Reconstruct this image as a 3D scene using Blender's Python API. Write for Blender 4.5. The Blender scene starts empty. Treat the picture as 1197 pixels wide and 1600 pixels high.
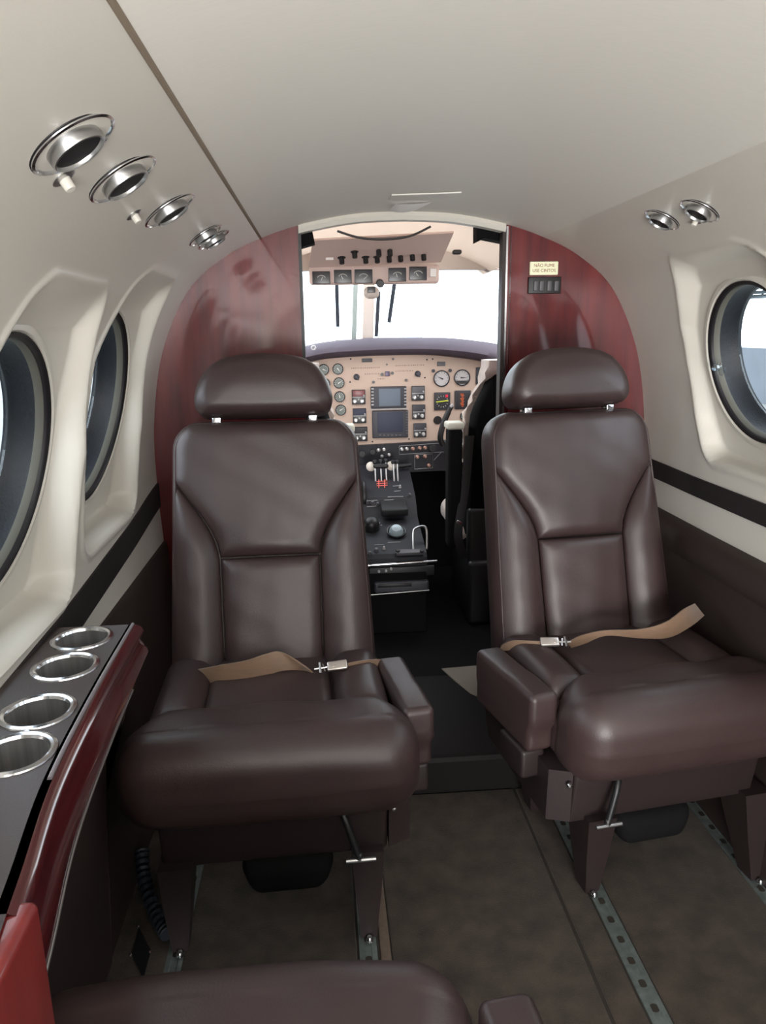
import bpy, bmesh, math, random
from mathutils import Vector, Matrix
random.seed(7)
PI = math.pi
SC = bpy.context.scene
COL = SC.collection

# ------------------------------------------------------------------ camera maths
FPX = 1150.0
IW, IH = 1197.0, 1600.0
CAM = Vector((-0.23, 0.0, 1.15))


def cam_axes(vp=(500, 520), roll=2.0):
    d = Vector(((vp[0] - IW / 2) / FPX, (vp[1] - IH / 2) / FPX, 1.0)).normalized()
    X = Vector((0, 1, 0)).cross(d).normalized()
    Z = X.cross(d)
    if Z.y > 0:
        Z = -Z
    q = Matrix.Rotation(-math.radians(roll), 3, d)
    X = q @ X
    Z = q @ Z
    return X, d, Z          # world axes expressed in (right, down, forward)


AX, AY, AZ = cam_axes()


def ray(px, py):
    v = Vector(((px - IW / 2) / FPX, (py - IH / 2) / FPX, 1.0))
    return Vector((AX.dot(v), AY.dot(v), AZ.dot(v)))


def atY(px, py, Y):
    d = ray(px, py)
    return CAM + d * ((Y - CAM.y) / d.y)


def atX(px, py, X):
    d = ray(px, py)
    return CAM + d * ((X - CAM.x) / d.x)


def atZ(px, py, Z):
    d = ray(px, py)
    return CAM + d * ((Z - CAM.z) / d.z)


# ------------------------------------------------------------------ materials
def lin(c):
    r = []
    for v in c:
        v /= 255.0
        r.append(v / 12.92 if v <= 0.04045 else ((v + 0.055) / 1.055) ** 2.4)
    return (r[0], r[1], r[2], 1.0)


def mat(name, col, rough=0.5, metal=0.0, noise=0.0, nscale=30.0, nstretch=(1, 1, 1), bump=0.0, bscale=200.0,
        coat=0.0, emit=None, estr=0.0, spec=0.5, sheen=0.0, col2=None, rvar=0.0):
    m = bpy.data.materials.new(name)
    m.use_nodes = True
    nt = m.node_tree
    b = nt.nodes['Principled BSDF']
    b.inputs['Base Color'].default_value = col
    b.inputs['Roughness'].default_value = rough
    b.inputs['Metallic'].default_value = metal
    b.inputs['Specular IOR Level'].default_value = spec
    b.inputs['Coat Weight'].default_value = coat
    b.inputs['Coat Roughness'].default_value = 0.06
    b.inputs['Sheen Weight'].default_value = sheen
    if emit:
        b.inputs['Emission Color'].default_value = emit
        b.inputs['Emission Strength'].default_value = estr
    if noise > 0 or bump > 0:
        tc = nt.nodes.new('ShaderNodeTexCoord')
    if noise > 0:
        mp = nt.nodes.new('ShaderNodeMapping')
        mp.inputs['Scale'].default_value = nstretch
        nt.links.new(tc.outputs['Object'], mp.inputs['Vector'])
        n = nt.nodes.new('ShaderNodeTexNoise')
        n.inputs['Scale'].default_value = nscale
        n.inputs['Detail'].default_value = 5
        nt.links.new(mp.outputs['Vector'], n.inputs['Vector'])
        r = nt.nodes.new('ShaderNodeValToRGB')
        r.color_ramp.elements[0].position = 0.3
        r.color_ramp.elements[1].position = 0.7
        c2 = col2 or tuple(min(1, v * (1 + noise)) for v in col[:3]) + (1,)
        c1 = tuple(v * (1 - noise) for v in col[:3]) + (1,) if not col2 else col
        r.color_ramp.elements[0].color = c1
        r.color_ramp.elements[1].color = c2
        nt.links.new(n.outputs['Fac'], r.inputs['Fac'])
        nt.links.new(r.outputs['Color'], b.inputs['Base Color'])
    if bump > 0:
        n2 = nt.nodes.new('ShaderNodeTexNoise')
        n2.inputs['Scale'].default_value = bscale
        n2.inputs['Detail'].default_value = 3
        nt.links.new(tc.outputs['Object'], n2.inputs['Vector'])
        bp = nt.nodes.new('ShaderNodeBump')
        bp.inputs['Strength'].default_value = bump
        bp.inputs['Distance'].default_value = 0.002
        nt.links.new(n2.outputs['Fac'], bp.inputs['Height'])
        nt.links.new(bp.outputs['Normal'], b.inputs['Normal'])
    return m


def glass_mat(name, tint, gloss=0.06):
    m = bpy.data.materials.new(name)
    m.use_nodes = True
    nt = m.node_tree
    nt.nodes.clear()
    o = nt.nodes.new('ShaderNodeOutputMaterial')
    t = nt.nodes.new('ShaderNodeBsdfTransparent')
    t.inputs['Color'].default_value = tint
    g = nt.nodes.new('ShaderNodeBsdfGlossy')
    g.inputs['Roughness'].default_value = 0.03
    mx = nt.nodes.new('ShaderNodeMixShader')
    mx.inputs['Fac'].default_value = gloss
    nt.links.new(t.outputs[0], mx.inputs[1])
    nt.links.new(g.outputs[0], mx.inputs[2])
    nt.links.new(mx.outputs[0], o.inputs['Surface'])
    return m


M = {}
M['cream'] = mat('cream_panel', lin((212, 207, 197)), 0.36, bump=0.04, bscale=350)
M['head'] = mat('headliner', lin((222, 218, 210)), 0.5, noise=0.02, nscale=40, nstretch=(1, 12, 1), bump=0.06, bscale=500)
M['leather'] = mat('brown_leather', lin((58, 44, 43)), 0.43, noise=0.12, nscale=8, bump=0.16, bscale=420, spec=0.55)
M['leather2'] = mat('brown_vinyl', lin((52, 40, 38)), 0.5, bump=0.12, bscale=400)
M['lowerwall'] = mat('brown_side_panel', lin((50, 38, 34)), 0.6, bump=0.2, bscale=300)
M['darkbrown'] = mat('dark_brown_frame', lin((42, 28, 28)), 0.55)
M['black'] = mat('black_plastic', lin((22, 22, 24)), 0.45)
M['blackfab'] = mat('black_fabric', lin((13, 12, 13)), 0.85, spec=.15, bump=0.2, bscale=600)
M['strip'] = mat('black_strip_fabric', lin((30, 22, 24)), 0.75, bump=0.3, bscale=500)
M['wood'] = mat('mahogany', lin((80, 20, 24)), 0.3, noise=0.3, nscale=6, nstretch=(6, 6, 0.6), coat=0.45, spec=0.3, col2=lin((112, 38, 38)))
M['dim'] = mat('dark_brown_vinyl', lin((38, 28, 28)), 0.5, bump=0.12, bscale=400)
M['wood2'] = mat('mahogany_edge', lin((54, 14, 18)), 0.2, noise=0.3, nscale=8, nstretch=(4, 0.5, 4), coat=0.9, col2=lin((76, 20, 24)))
M['woodend'] = mat('mahogany_end', lin((108, 32, 32)), 0.4, noise=0.3, nscale=8, nstretch=(6, 6, 0.6), coat=0.4, col2=lin((132, 44, 40)))
M['chrome'] = mat('polished_aluminium', lin((215, 215, 218)), 0.16, metal=1.0)
M['brushed'] = mat('brushed_aluminium', lin((190, 190, 190)), 0.32, metal=1.0)
M['well'] = mat('cup_wall_metal', lin((190, 188, 186)), 0.3, metal=0.85, noise=0.25, nscale=90, nstretch=(1, 1, .03))
M['carpet'] = mat('brown_carpet', lin((58, 50, 43)), 0.95, noise=0.3, nscale=18, bump=1.0, bscale=420, col2=lin((88, 77, 66)), spec=0.1, sheen=0.2)
M['carpetedge'] = mat('pale_carpet_edge', lin((128, 112, 100)), 0.95, noise=0.1, nscale=60, bump=0.8, bscale=700, spec=0.1)
M['track'] = mat('seat_track_metal', lin((132, 142, 140)), 0.5, metal=0.6, noise=0.2, nscale=60)
M['hole'] = mat('track_hole', lin((50, 44, 38)), 0.8)
M['belt'] = mat('belt_webbing', lin((128, 101, 80)), 0.42, noise=0.08, nscale=40, nstretch=(1, 1, 8), bump=0.2, bscale=900, sheen=0.3)
M['metal'] = mat('buckle_metal', lin((225, 215, 208)), 0.28, metal=0.85)
M['panel'] = mat('beige_panel', lin((198, 174, 158)), 0.55)
M['overhead'] = mat('overhead_panel', lin((196, 174, 166)), 0.55)
M['cockliner'] = mat('cockpit_liner', lin((196, 184, 174)), 0.6)
M['dial'] = mat('grey_dial', lin((96, 104, 98)), 0.35)
M['dialwhite'] = mat('pale_dial', lin((190, 186, 186)), 0.35)
M['dialdark'] = mat('dark_dial', lin((42, 42, 46)), 0.3)
M['needle'] = mat('white_needle', lin((225, 225, 220)), 0.5)
M['red'] = mat('red_flag', lin((225, 40, 70)), 0.5)
M['yellow'] = mat('yellow_bar', lin((205, 215, 60)), 0.5)
M['orange'] = mat('orange_scale', lin((214, 100, 50)), 0.5)
M['reddisp'] = mat('dark_red_display', lin((110, 40, 44)), 0.3)
M['screen'] = mat('blank_grey_screen', lin((96, 108, 122)), 0.5)
M['screen2'] = mat('blank_navy_screen', lin((40, 44, 66)), 0.5)
M['bezel'] = mat('grey_bezel', lin((52, 52, 60)), 0.45)
M['key'] = mat('pale_key', lin((170, 168, 170)), 0.5)
M['shield'] = mat('glareshield_vinyl', lin((70, 60, 70)), 0.75, bump=0.2, bscale=300)
M['ped'] = mat('dark_grey_panel', lin((38, 38, 43)), 0.5, spec=.25)
M['fleece'] = mat('sheepskin', lin((218, 200, 190)), 0.95, noise=0.08, nscale=60, bump=1.0, bscale=180, sheen=0.6)
M['palepad'] = mat('pale_pad', lin((205, 205, 190)), 0.6)
M['gasket'] = mat('black_rubber', lin((20, 16, 20)), 0.5)
M['greyring'] = mat('grey_ring', lin((92, 90, 82)), 0.6)
M['tunnel'] = mat('dark_window_shroud', lin((20, 24, 30)), 0.5, noise=0.25, nscale=90, bump=0.3, bscale=300)
M['pane'] = glass_mat('window_glass', (0.93, 0.97, 1.0, 1))
M['plastic'] = glass_mat('clear_plastic', (0.8, 0.86, 0.9, 1), 0.2)
M['sign'] = mat('sign_face', lin((228, 228, 196)), 0.5, emit=lin((228, 228, 190)), estr=0.25)
M['signtext'] = mat('sign_text', lin((150, 90, 60)), 0.6)
M['white'] = mat('white_plastic', lin((225, 222, 218)), 0.5)
M['paper'] = mat('white_card', lin((235, 233, 232)), 0.6)
M['smoke'] = mat('smoked_switch', lin((86, 84, 88)), 0.4)
M['hose'] = mat('blue_hose', lin((22, 28, 36)), 0.55)
M['mat'] = mat('dark_brown_mat', lin((44, 33, 31)), 0.6, bump=0.3, bscale=400)
M['riser'] = mat('black_riser', lin((19, 15, 15)), 0.55, spec=.15)
M['apron'] = mat('concrete_apron', lin((120, 122, 120)), 0.9, noise=0.1, nscale=1)
M['hangar'] = mat('pale_blue_sheet', lin((98, 104, 112)), 0.7, noise=0.06, nscale=1.0)
M['truss'] = mat('grey_steel', lin((120, 130, 136)), 0.6)

# ------------------------------------------------------------------ object helpers
WM = {}


def link(o):
    COL.objects.link(o)


def thing(name, label, cat, loc=(0, 0, 0), rotz=0.0, group=None):
    o = bpy.data.objects.new(name, None)
    link(o)
    o.empty_display_size = 0.05
    o.location = loc
    o.rotation_euler = (0, 0, rotz)
    o['label'] = label
    o['category'] = cat
    if group:
        o['group'] = group
    WM[o] = Matrix.Translation(loc) @ Matrix.Rotation(rotz, 4, 'Z')
    return o


def obj(name, bm, m, parent=None, local=False, smooth=True, label=None, angle=40):
    me = bpy.data.meshes.new(name)
    bmesh.ops.recalc_face_normals(bm, faces=bm.faces[:])
    bm.to_mesh(me)
    bm.free()
    ms = m if isinstance(m, (list, tuple)) else [m]
    for k in ms:
        me.materials.append(k)
    if smooth:
        for p in me.polygons:
            p.use_smooth = True
        me.set_sharp_from_angle(angle=math.radians(angle))
    o = bpy.data.objects.new(name, me)
    link(o)
    if parent is not None:
        o.parent = parent
        if local:
            WM[o] = WM[parent].copy()
        else:
            o.matrix_parent_inverse = WM[parent].inverted()
            WM[o] = Matrix.Identity(4)
    else:
        WM[o] = Matrix.Identity(4)
    if label:
        o['label'] = label
    return o


def tag(o, label, cat, group=None):
    o['label'] = label
    o['category'] = cat
    if group:
        o['group'] = group
    return o


def struct(name, bm, m, label, cat='structure', parent=None, smooth=True, angle=40):
    o = obj(name, bm, m, parent, smooth=smooth, angle=angle)
    if parent is None:
        o['kind'] = 'structure'
        o['label'] = label
        o['category'] = cat
    return o


def NB():
    return bmesh.new()


def grid(bm, rows, flip=False, mi=0):
    V = [[bm.verts.new(p) for p in r] for r in rows]
    for i in range(len(V) - 1):
        for j in range(len(V[0]) - 1):
            q = (V[i][j], V[i][j + 1], V[i + 1][j + 1], V[i + 1][j])
            f = bm.faces.new(q if not flip else q[::-1])
            f.material_index = mi
    return V


def loft(bm, rings, cap0=True, cap1=True, mi=0):
    V = [[bm.verts.new(p) for p in r] for r in rings]
    n = len(V[0])
    for i in range(len(V) - 1):
        for j in range(n):
            f = bm.faces.new((V[i][j], V[i][(j + 1) % n], V[i + 1][(j + 1) % n], V[i + 1][j]))
            f.material_index = mi
    for cap, r in ((cap0, V[0]), (cap1, V[-1])):
        if cap:
            c = Vector((0, 0, 0))
            for v in r:
                c += v.co
            cv = bm.verts.new(c / n)
            for j in range(n):
                f = bm.faces.new((r[j], r[(j + 1) % n], cv))
                f.material_index = mi


def rbox(bm, c, s, r, n=3, mid=2, deform=None, T=None, mi=0):
    """box with rounded edges, optional deform(p) in its own frame, then matrix T, then centre c"""
    r = min(r, min(s) / 2 * 0.98)
    h = [v / 2 for v in s]

    def axis(hh, L):
        e = [r * math.tan(k / n * PI / 4) for k in range(n + 1)]
        a = [-(hh - r) - v for v in reversed(e)]
        inner = 2 * (hh - r)
        k = max(1, mid)
        a += [-(hh - r) + inner * t / k for t in range(1, k)]
        a += [(hh - r) + v for v in e]
        return a
    A = [axis(h[i], s[i]) for i in range(3)]
    cache = {}

    def V(p):
        key = tuple(round(v, 6) for v in p)
        if key in cache:
            return cache[key]
        q = Vector(p)
        inn = Vector([max(-(h[i] - r), min(h[i] - r, q[i])) for i in range(3)])
        d = q - inn
        if d.length > 1e-9:
            q = inn + d.normalized() * r
        if deform:
            q = Vector(deform(q))
        if T is not None:
            q = T @ q
        v = bm.verts.new(q + Vector(c))
        cache[key] = v
        return v
    for ax in range(3):
        u, w = (ax + 1) % 3, (ax + 2) % 3
        for sg in (-1, 1):
            for i in range(len(A[u]) - 1):
                for j in range(len(A[w]) - 1):
                    q = []
                    for (a, b) in ((i, j), (i + 1, j), (i + 1, j + 1), (i, j + 1)):
                        p = [0, 0, 0]
                        p[ax] = sg * h[ax]
                        p[u] = A[u][a]
                        p[w] = A[w][b]
                        q.append(V(p))
                    if len(set(q)) == 4:
                        f = bm.faces.new(q if sg > 0 else q[::-1])
                        f.material_index = mi
    return bm


def box(bm, lo, hi, mi=0, T=None):
    c = [(lo[i] + hi[i]) / 2 for i in range(3)]
    vs = []
    for x in (lo[0], hi[0]):
        for y in (lo[1], hi[1]):
            for z in (lo[2], hi[2]):
                p = Vector((x, y, z))
                vs.append(bm.verts.new(T @ p if T is not None else p))
    for q in ((0, 1, 3, 2), (4, 6, 7, 5), (0, 4, 5, 1), (2, 3, 7, 6), (0, 2, 6, 4), (1, 5, 7, 3)):
        f = bm.faces.new([vs[i] for i in q])
        f.material_index = mi


def prism(bm, pts, d, mi=0):
    """polygon of 3-D points extruded by vector d"""
    d = Vector(d)
    a = [bm.verts.new(p) for p in pts]
    b = [bm.verts.new(Vector(p) + d) for p in pts]
    n = len(a)
    fs = [bm.faces.new(a), bm.faces.new(b[::-1])]
    for i in range(n):
        fs.append(bm.faces.new((a[i], b[i], b[(i + 1) % n], a[(i + 1) % n])))
    for f in fs:
        f.material_index = mi


def frame_from(n, up=(0, 0, 1)):
    n = Vector(n).normalized()
    up = Vector(up)
    x = up.cross(n)
    if x.length < 1e-4:
        x = Vector((1, 0, 0)).cross(n)
    x.normalize()
    y = n.cross(x)
    return Matrix((x, y, n)).transposed()      # columns x,y,n


def lathe(bm, prof, c, n=(0, 0, 1), seg=32, mi=0, up=(0, 0, 1)):
    """prof: list of (radius, height) revolved about n through c"""
    F = frame_from(n, up)
    c = Vector(c)
    rings = []
    for (r, hh) in prof:
        ring = []
        for k in range(seg):
            a = 2 * PI * k / seg
            ring.append(c + F @ Vector((max(r, 1e-5) * math.cos(a), max(r, 1e-5) * math.sin(a), hh)))
        rings.append(ring)
    V = [[bm.verts.new(p) for p in r] for r in rings]
    for i in range(len(V) - 1):
        for j in range(seg):
            f = bm.faces.new((V[i][j], V[i][(j + 1) % seg], V[i + 1][(j + 1) % seg], V[i + 1][j]))
            f.material_index = mi


def cyl(bm, c, n, r, h, seg=20, mi=0, bev=0.0):
    b = bev or min(r, h) * 0.12
    lathe(bm, [(0, 0), (r, 0), (r, h - b), (r - b, h), (0, h)], c, n, seg, mi)


def tube(bm, pts, r, seg=10, mi=0):
    pts = [Vector(p) for p in pts]
    rr = r if isinstance(r, (list, tuple)) else [r] * len(pts)
    rings = []
    up = None
    for i, p in enumerate(pts):
        t = (pts[min(i + 1, len(pts) - 1)] - pts[max(i - 1, 0)]).normalized()
        if up is None:
            up = Vector((0, 0, 1)) if abs(t.z) < 0.9 else Vector((1, 0, 0))
        x = up.cross(t).normalized()
        y = t.cross(x).normalized()
        up = y
        rings.append([p + (x * math.cos(2 * PI * k / seg) + y * math.sin(2 * PI * k / seg)) * rr[i] for k in range(seg)])
    loft(bm, rings, mi=mi)


def spline(pts, n=8, closed=False):
    P = [Vector(p) for p in pts]
    out = []
    m = len(P)
    R = m if closed else m - 1
    for i in range(R):
        if closed:
            a, b, c, d = P[(i - 1) % m], P[i], P[(i + 1) % m], P[(i + 2) % m]
        else:
            a, b, c, d = P[max(i - 1, 0)], P[i], P[i + 1], P[min(i + 2, m - 1)]
        for k in range(n):
            t = k / n
            out.append(0.5 * ((2 * b) + (c - a) * t + (2 * a - 5 * b + 4 * c - d) * t * t + (3 * b - a - 3 * c + d) * t ** 3))
    if not closed:
        out.append(P[-1])
    return out


def ribbon(bm, pairs, th=0.0016, n=6):
    A = spline([p[0] for p in pairs], n)
    B = spline([p[1] for p in pairs], n)
    rows = []
    for i in range(len(A)):
        t = (A[min(i + 1, len(A) - 1)] - A[max(i - 1, 0)])
        w = B[i] - A[i]
        nn = t.cross(w)
        nn = nn.normalized() if nn.length > 1e-9 else Vector((0, 0, 1))
        rows.append([A[i] + nn * th, A[i].lerp(B[i], .5) + nn * th * 1.3, B[i] + nn * th, B[i] - nn * th, A[i].lerp(B[i], .5) - nn * th, A[i] - nn * th])
    loft(bm, rows)


def interp(x, pts):
    if x <= pts[0][0]:
        return pts[0][1]
    for i in range(len(pts) - 1):
        if x <= pts[i + 1][0]:
            t = (x - pts[i][0]) / (pts[i + 1][0] - pts[i][0])
            return pts[i][1] * (1 - t) + pts[i + 1][1] * t
    return pts[-1][1]


def sstep(t):
    t = max(0, min(1, t))
    return t * t * (3 - 2 * t)


# ------------------------------------------------------------------ fuselage shell
YB = 2.05                    # bulkhead
YA = -2.9                    # aft end
PROF = spline([(0, 0, 1.455), (0.13, 0, 1.449), (0.27, 0, 1.424), (0.375, 0, 1.391), (0.475, 0, 1.343), (0.575, 0, 1.256),
               (0.652, 0, 1.10), (0.688, 0, 0.92), (0.695, 0, 0.75), (0.69, 0, 0.57), (0.68, 0, 0.30), (0.67, 0, 0.0)], 14)
PROFXZ = [(p.x, p.z) for p in PROF]
ZX = sorted([(z, x) for x, z in PROFXZ])


def wx(z):
    return interp(z, ZX)


PITCH = 0.475
WIN = {-1: [(1.553, 1.007), (1.08, .964)] + [(1.08 - PITCH * k, .96) for k in range(1, 6)],
       1: [(1.50 - PITCH * k, 1.073) for k in range(0, 7)]}
WRS = {-1: .205, 1: .178}
TILT = 0.25


def wplane(z):
    return .725 - TILT * (z - .85)


def wx2(side, Y, z, x):
    """side panel bulges inwards between the windows"""
    f = 1 - sstep((Y - 1.66) / .34)
    amp = 1.0 if side < 0 else .55
    return x - amp * f * interp(z, [(.60, 0), (.75, .010), (.86, .026), (.95, .034), (1.05, .028), (1.15, .014), (1.25, .003), (1.3, 0)])


def yrows(side):
    ys = []
    y = YA
    while y < YB:
        ys.append(y)
        y += 0.005 if y > 0.6 else 0.025
    ys.append(YB)
    return ys


LOF = {-1: [(-.28, -.185), (-.23, -.20), (-.05, -.228), (.0, -.226), (.10, -.19), (.18, -.11), (.26, -.03)],
       1: [(-.24, -.185), (-.15, -.21), (0, -.225), (.10, -.225), (.16, -.21), (.23, -.16)]}
HIF = {-1: [(-.28, .19), (-.22, .215), (-.05, .226), (.07, .232), (.16, .255), (.26, .27)],
       1: [(-.24, .17), (-.15, .20), (0, .23), (.08, .228), (.14, .20), (.23, .14)]}
ZTB = {-1: (.262, -.262), 1: (.222, -.232)}
ZRF = {-1: .198, 1: .168}


def niche(side, Y, z, x):
    x = wx2(side, Y, z, x)
    best = x
    lip = 0.0
    for (wy, wz) in WIN[side]:
        if abs(Y - wy) > 0.34:
            continue
        zz = z - wz
        zt, zb = ZTB[side]
        lo, hi = wy + interp(zz, LOF[side]), wy + interp(zz, HIF[side])
        cx, hx = (lo + hi) / 2, (hi - lo) / 2
        cz, hz = (zt + zb) / 2, (zt - zb) / 2
        rad = 0.04
        qx, qz = abs(Y - cx) - hx + rad, abs(zz - cz) - hz + rad
        d = math.hypot(max(qx, 0), max(qz, 0)) + min(max(qx, qz), 0) - rad
        m = sstep((-d + 0.003) / 0.026)
        zr = wz + ZRF[side]
        tx = wplane(z) if z < zr else wplane(zr) - (z - zr) * 0.9
        tgt = max(tx, x)
        best = max(best, x + m * (tgt - x))
        lip = max(lip, math.exp(-((d - 0.006) / 0.0065) ** 2) * 0.0045)
    return best - lip


def wall_mesh(side):
    bm = NB()
    prof = [p for p in PROFXZ if p[0] >= 0.3749 and p[1] > 0.5]
    # resample finely along z
    fine = []
    for i in range(len(prof) - 1):
        a, b = prof[i], prof[i + 1]
        L = math.hypot(a[0] - b[0], a[1] - b[1])
        k = max(1, int(L / 0.005))
        for j in range(k):
            fine.append((a[0] + (b[0] - a[0]) * j / k, a[1] + (b[1] - a[1]) * j / k))
    fine.append(prof[-1])
    ys = yrows(side)
    V = []
    for Y in ys:
        V.append([bm.verts.new((side * niche(side, Y, z, x), Y, z)) for (x, z) in fine])
    for i in range(len(V) - 1):
        for j in range(len(fine) - 1):
            q = (V[i][j], V[i][j + 1], V[i + 1][j + 1], V[i + 1][j])
            c = (q[0].co + q[2].co) / 2
            hole = False
            for (wy, wz) in WIN[side]:
                if math.hypot(c.y - wy, (c.z - wz) * math.sqrt(1 + TILT * TILT)) < WRS[side] - 0.006 and c.z < wz + ZRF[side]:
                    hole = True
            if not hole:
                bm.faces.new(q if side > 0 else q[::-1])
    loose = [v for v in bm.verts if not v.link_faces]
    bmesh.ops.delete(bm, geom=loose, context='VERTS')
    return bm


struct('wall_left', wall_mesh(-1), M['cream'], 'cream moulded cabin side panel along the left windows', 'wall', angle=60)
struct('wall_right', wall_mesh(1), M['cream'], 'cream moulded cabin side panel along the right window', 'wall', angle=60)

# ceiling between the two panels
bm = NB()
cp = [p for p in PROFXZ if p[0] <= 0.3751]
xs = [(-x, z) for x, z in reversed(cp)] + [(x, z) for x, z in cp[1:]]
rows = []
Y = YA
while Y < YB + 0.001:
    rows.append([(x, Y, z) for x, z in xs])
    Y += (YB - YA) / 60
grid(bm, rows)
struct('ceiling', bm, M['head'], 'pale grey vaulted cabin headliner', 'ceiling', angle=60)

# seam on the left where headliner meets side panel
bm = NB()
tube(bm, [(-0.3755, YA, 1.3915), (-0.3755, YB - 0.002, 1.3915)], 0.0035, 8)
struct('trim_1', bm, mat('seam_dark', lin((128, 114, 98)), 0.7), 'thin dark seam line along the left of the headliner', 'trim')

# lower side panels (brown) and strips
for side, nm in ((-1, 'baseboard_left'), (1, 'baseboard_right')):
    bm = NB()
    prof = []
    if side < 0:
        prof = [(0.690, 0.585), (0.684, 0.582), (0.680, 0.565), (0.676, 0.30), (0.665, 0.0), (0.72, 0.0), (0.72, 0.585)]
    else:
        prof = [(0.694, 0.665), (0.668, 0.660), (0.650, 0.645), (0.645, 0.615), (0.655, 0.59), (0.676, 0.575), (0.674, 0.30), (0.665, 0.0), (0.72, 0.0), (0.72, 0.665)]
    prof2 = [Vector((side * x, 0, z)) for x, z in prof]
    rings = [[(p.x, Y, p.z) for p in prof2] for Y in (YA, YB - 0.001)]
    loft(bm, rings)
    struct(nm, bm, M['lowerwall'], 'dark brown lower side wall lining', 'wall lining', angle=50)

bm = NB()
LS = [(0.55, 0.66, 0.595), (1.22, 0.688, 0.622), (YB - .002, 0.752, 0.687)]
rows = []
Y = -1.0
pts = [(-1.0, .60, .535)] + LS
n = 60
for i in range(n + 1):
    Y = -1.0 + (YB - 0.002 + 1.0) * i / n
    a = interp(Y, [(p[0], p[1]) for p in pts])
    b = interp(Y, [(p[0], p[2]) for p in pts])
    wb, wa = wx2(-1, Y, b, wx(b)), wx2(-1, Y, a, wx(a))
    rows.append([(-wb - 0.001, Y, b), (-wb + 0.005, Y, b), (-wa + 0.005, Y, a), (-wa - 0.001, Y, a)])
loft(bm, rows)
struct('trim_2', bm, M['strip'], 'black fabric strip running under the left windows', 'trim')
bm = NB()
rows = []
for i in range(60):
    Y = YA + (YB - .002 - YA) * i / 59
    wa, wb = wx2(1, Y, .741, wx(.741)), wx2(1, Y, .789, wx(.789))
    rows.append([(wa + .001, Y, .741), (wa - .005, Y, .741), (wb - .005, Y, .789), (wb + .001, Y, .789)])
loft(bm, rows)
struct('trim_3', bm, M['strip'], 'black fabric strip running under the right window', 'trim')


# windows
def make_window(i, side, wy, wz):
    WR = WRS[side]
    C0 = Vector((side * wplane(wz), wy, wz))
    w = bpy.data.objects.new('window_%d' % i, None)
    link(w)
    w.location = C0
    WM[w] = Matrix.Translation(w.location)
    w['kind'] = 'structure'
    w['category'] = 'window'
    out = Vector((side, 0, TILT)).normalized()
    bm = NB()
    lathe(bm, [(WR + 0.016, 0.004), (WR + 0.008, -0.003), (WR - 0.002, -0.004), (WR - 0.006, 0.002), (WR - 0.006, 0.02), (WR + 0.016, 0.02)], C0, out, 72)
    obj('surround', bm, M['cream'], w)
    bm = NB()
    lathe(bm, [(WR - 0.005, 0.000), (WR - 0.007, -0.002), (WR - 0.012, 0.000), (WR - 0.015, 0.004), (WR - 0.015, 0.02), (WR - 0.005, 0.02)], C0, out, 72)
    obj('gasket', bm, M['gasket'], w)
    bm = NB()
    lathe(bm, [(WR - 0.014, 0.006), (WR - 0.016, 0.008), (WR - 0.018, 0.020), (WR - 0.014, 0.022)], C0, out, 72)
    obj('inner_ring', bm, M['greyring'], w)
    bm = NB()
    lathe(bm, [(WR - 0.014, 0.018), (WR - 0.018, 0.020), (WR - 0.021, 0.054), (WR - 0.024, 0.058), (WR - 0.024, 0.068), (WR + 0.04, 0.068)], C0, out, 72)
    obj('reveal', bm, M['tunnel'], w)
    bm = NB()
    lathe(bm, [(0, 0.060), (WR - 0.025, 0.060), (WR - 0.025, 0.064), (0, 0.064)], C0, out, 60)
    obj('pane', bm, M['pane'], w)
    return w, C0, out


wl = {(-1, 0): 'forward round window on the left, beside the left seat', (-1, 1): 'nearer round window on the left, cut by the frame edge',
      (1, 0): 'round window on the right beside the right seat', (1, 1): 'next round window aft on the right'}
k = 1
for side in (-1, 1):
    for i, (wy, wz) in enumerate(WIN[side]):
        w, C0, out = make_window(k, side, wy, wz)
        w['label'] = wl.get((side, i), 'round cabin window further aft on the %s, number %d from the bulkhead' % ('left' if side < 0 else 'right', i + 1))
        k += 1
        L = bpy.data.lights.new('window_portal', 'AREA')
        L.shape = 'DISK'
        L.size = 2 * WRS[side]
        L.cycles.is_portal = True
        lo = bpy.data.objects.new('daylight_portal', L)
        link(lo)
        lo.location = C0 + out * .08
        lo.rotation_euler = (out).to_track_quat('Z', 'Y').to_euler()

# outer skin so daylight comes only through the windows
bm = NB()
for side in (-1, 1):
    V = []
    ys = [YA - .05 + 0.02 * i for i in range(int((YB + .1 - YA) / 0.02) + 1)]
    zs = [0.02 * i - 0.1 for i in range(90)]
    zs = [z for z in zs if z < 1.5]
    V = [[bm.verts.new((side * (wplane(z) + .071), y, z)) for z in zs] for y in ys]
    for i in range(len(ys) - 1):
        for j in range(len(zs) - 1):
            cy, cz = ys[i] + .01, zs[j] + .01
            if any(math.hypot(cy - wy, cz - wz - .017) < WRS[side] + 0.018 for wy, wz in WIN[side]):
                continue
            bm.faces.new((V[i][j], V[i][j + 1], V[i + 1][j + 1], V[i + 1][j]))
box(bm, (-.85, YA - .05, 1.50), (.85, YB + .05, 1.52))
loose = [v for v in bm.verts if not v.link_faces]
bmesh.ops.delete(bm, geom=loose, context='VERTS')
struct('trim_4', bm, M['truss'], 'outer fuselage skin around the cabin', 'fuselage')

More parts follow.
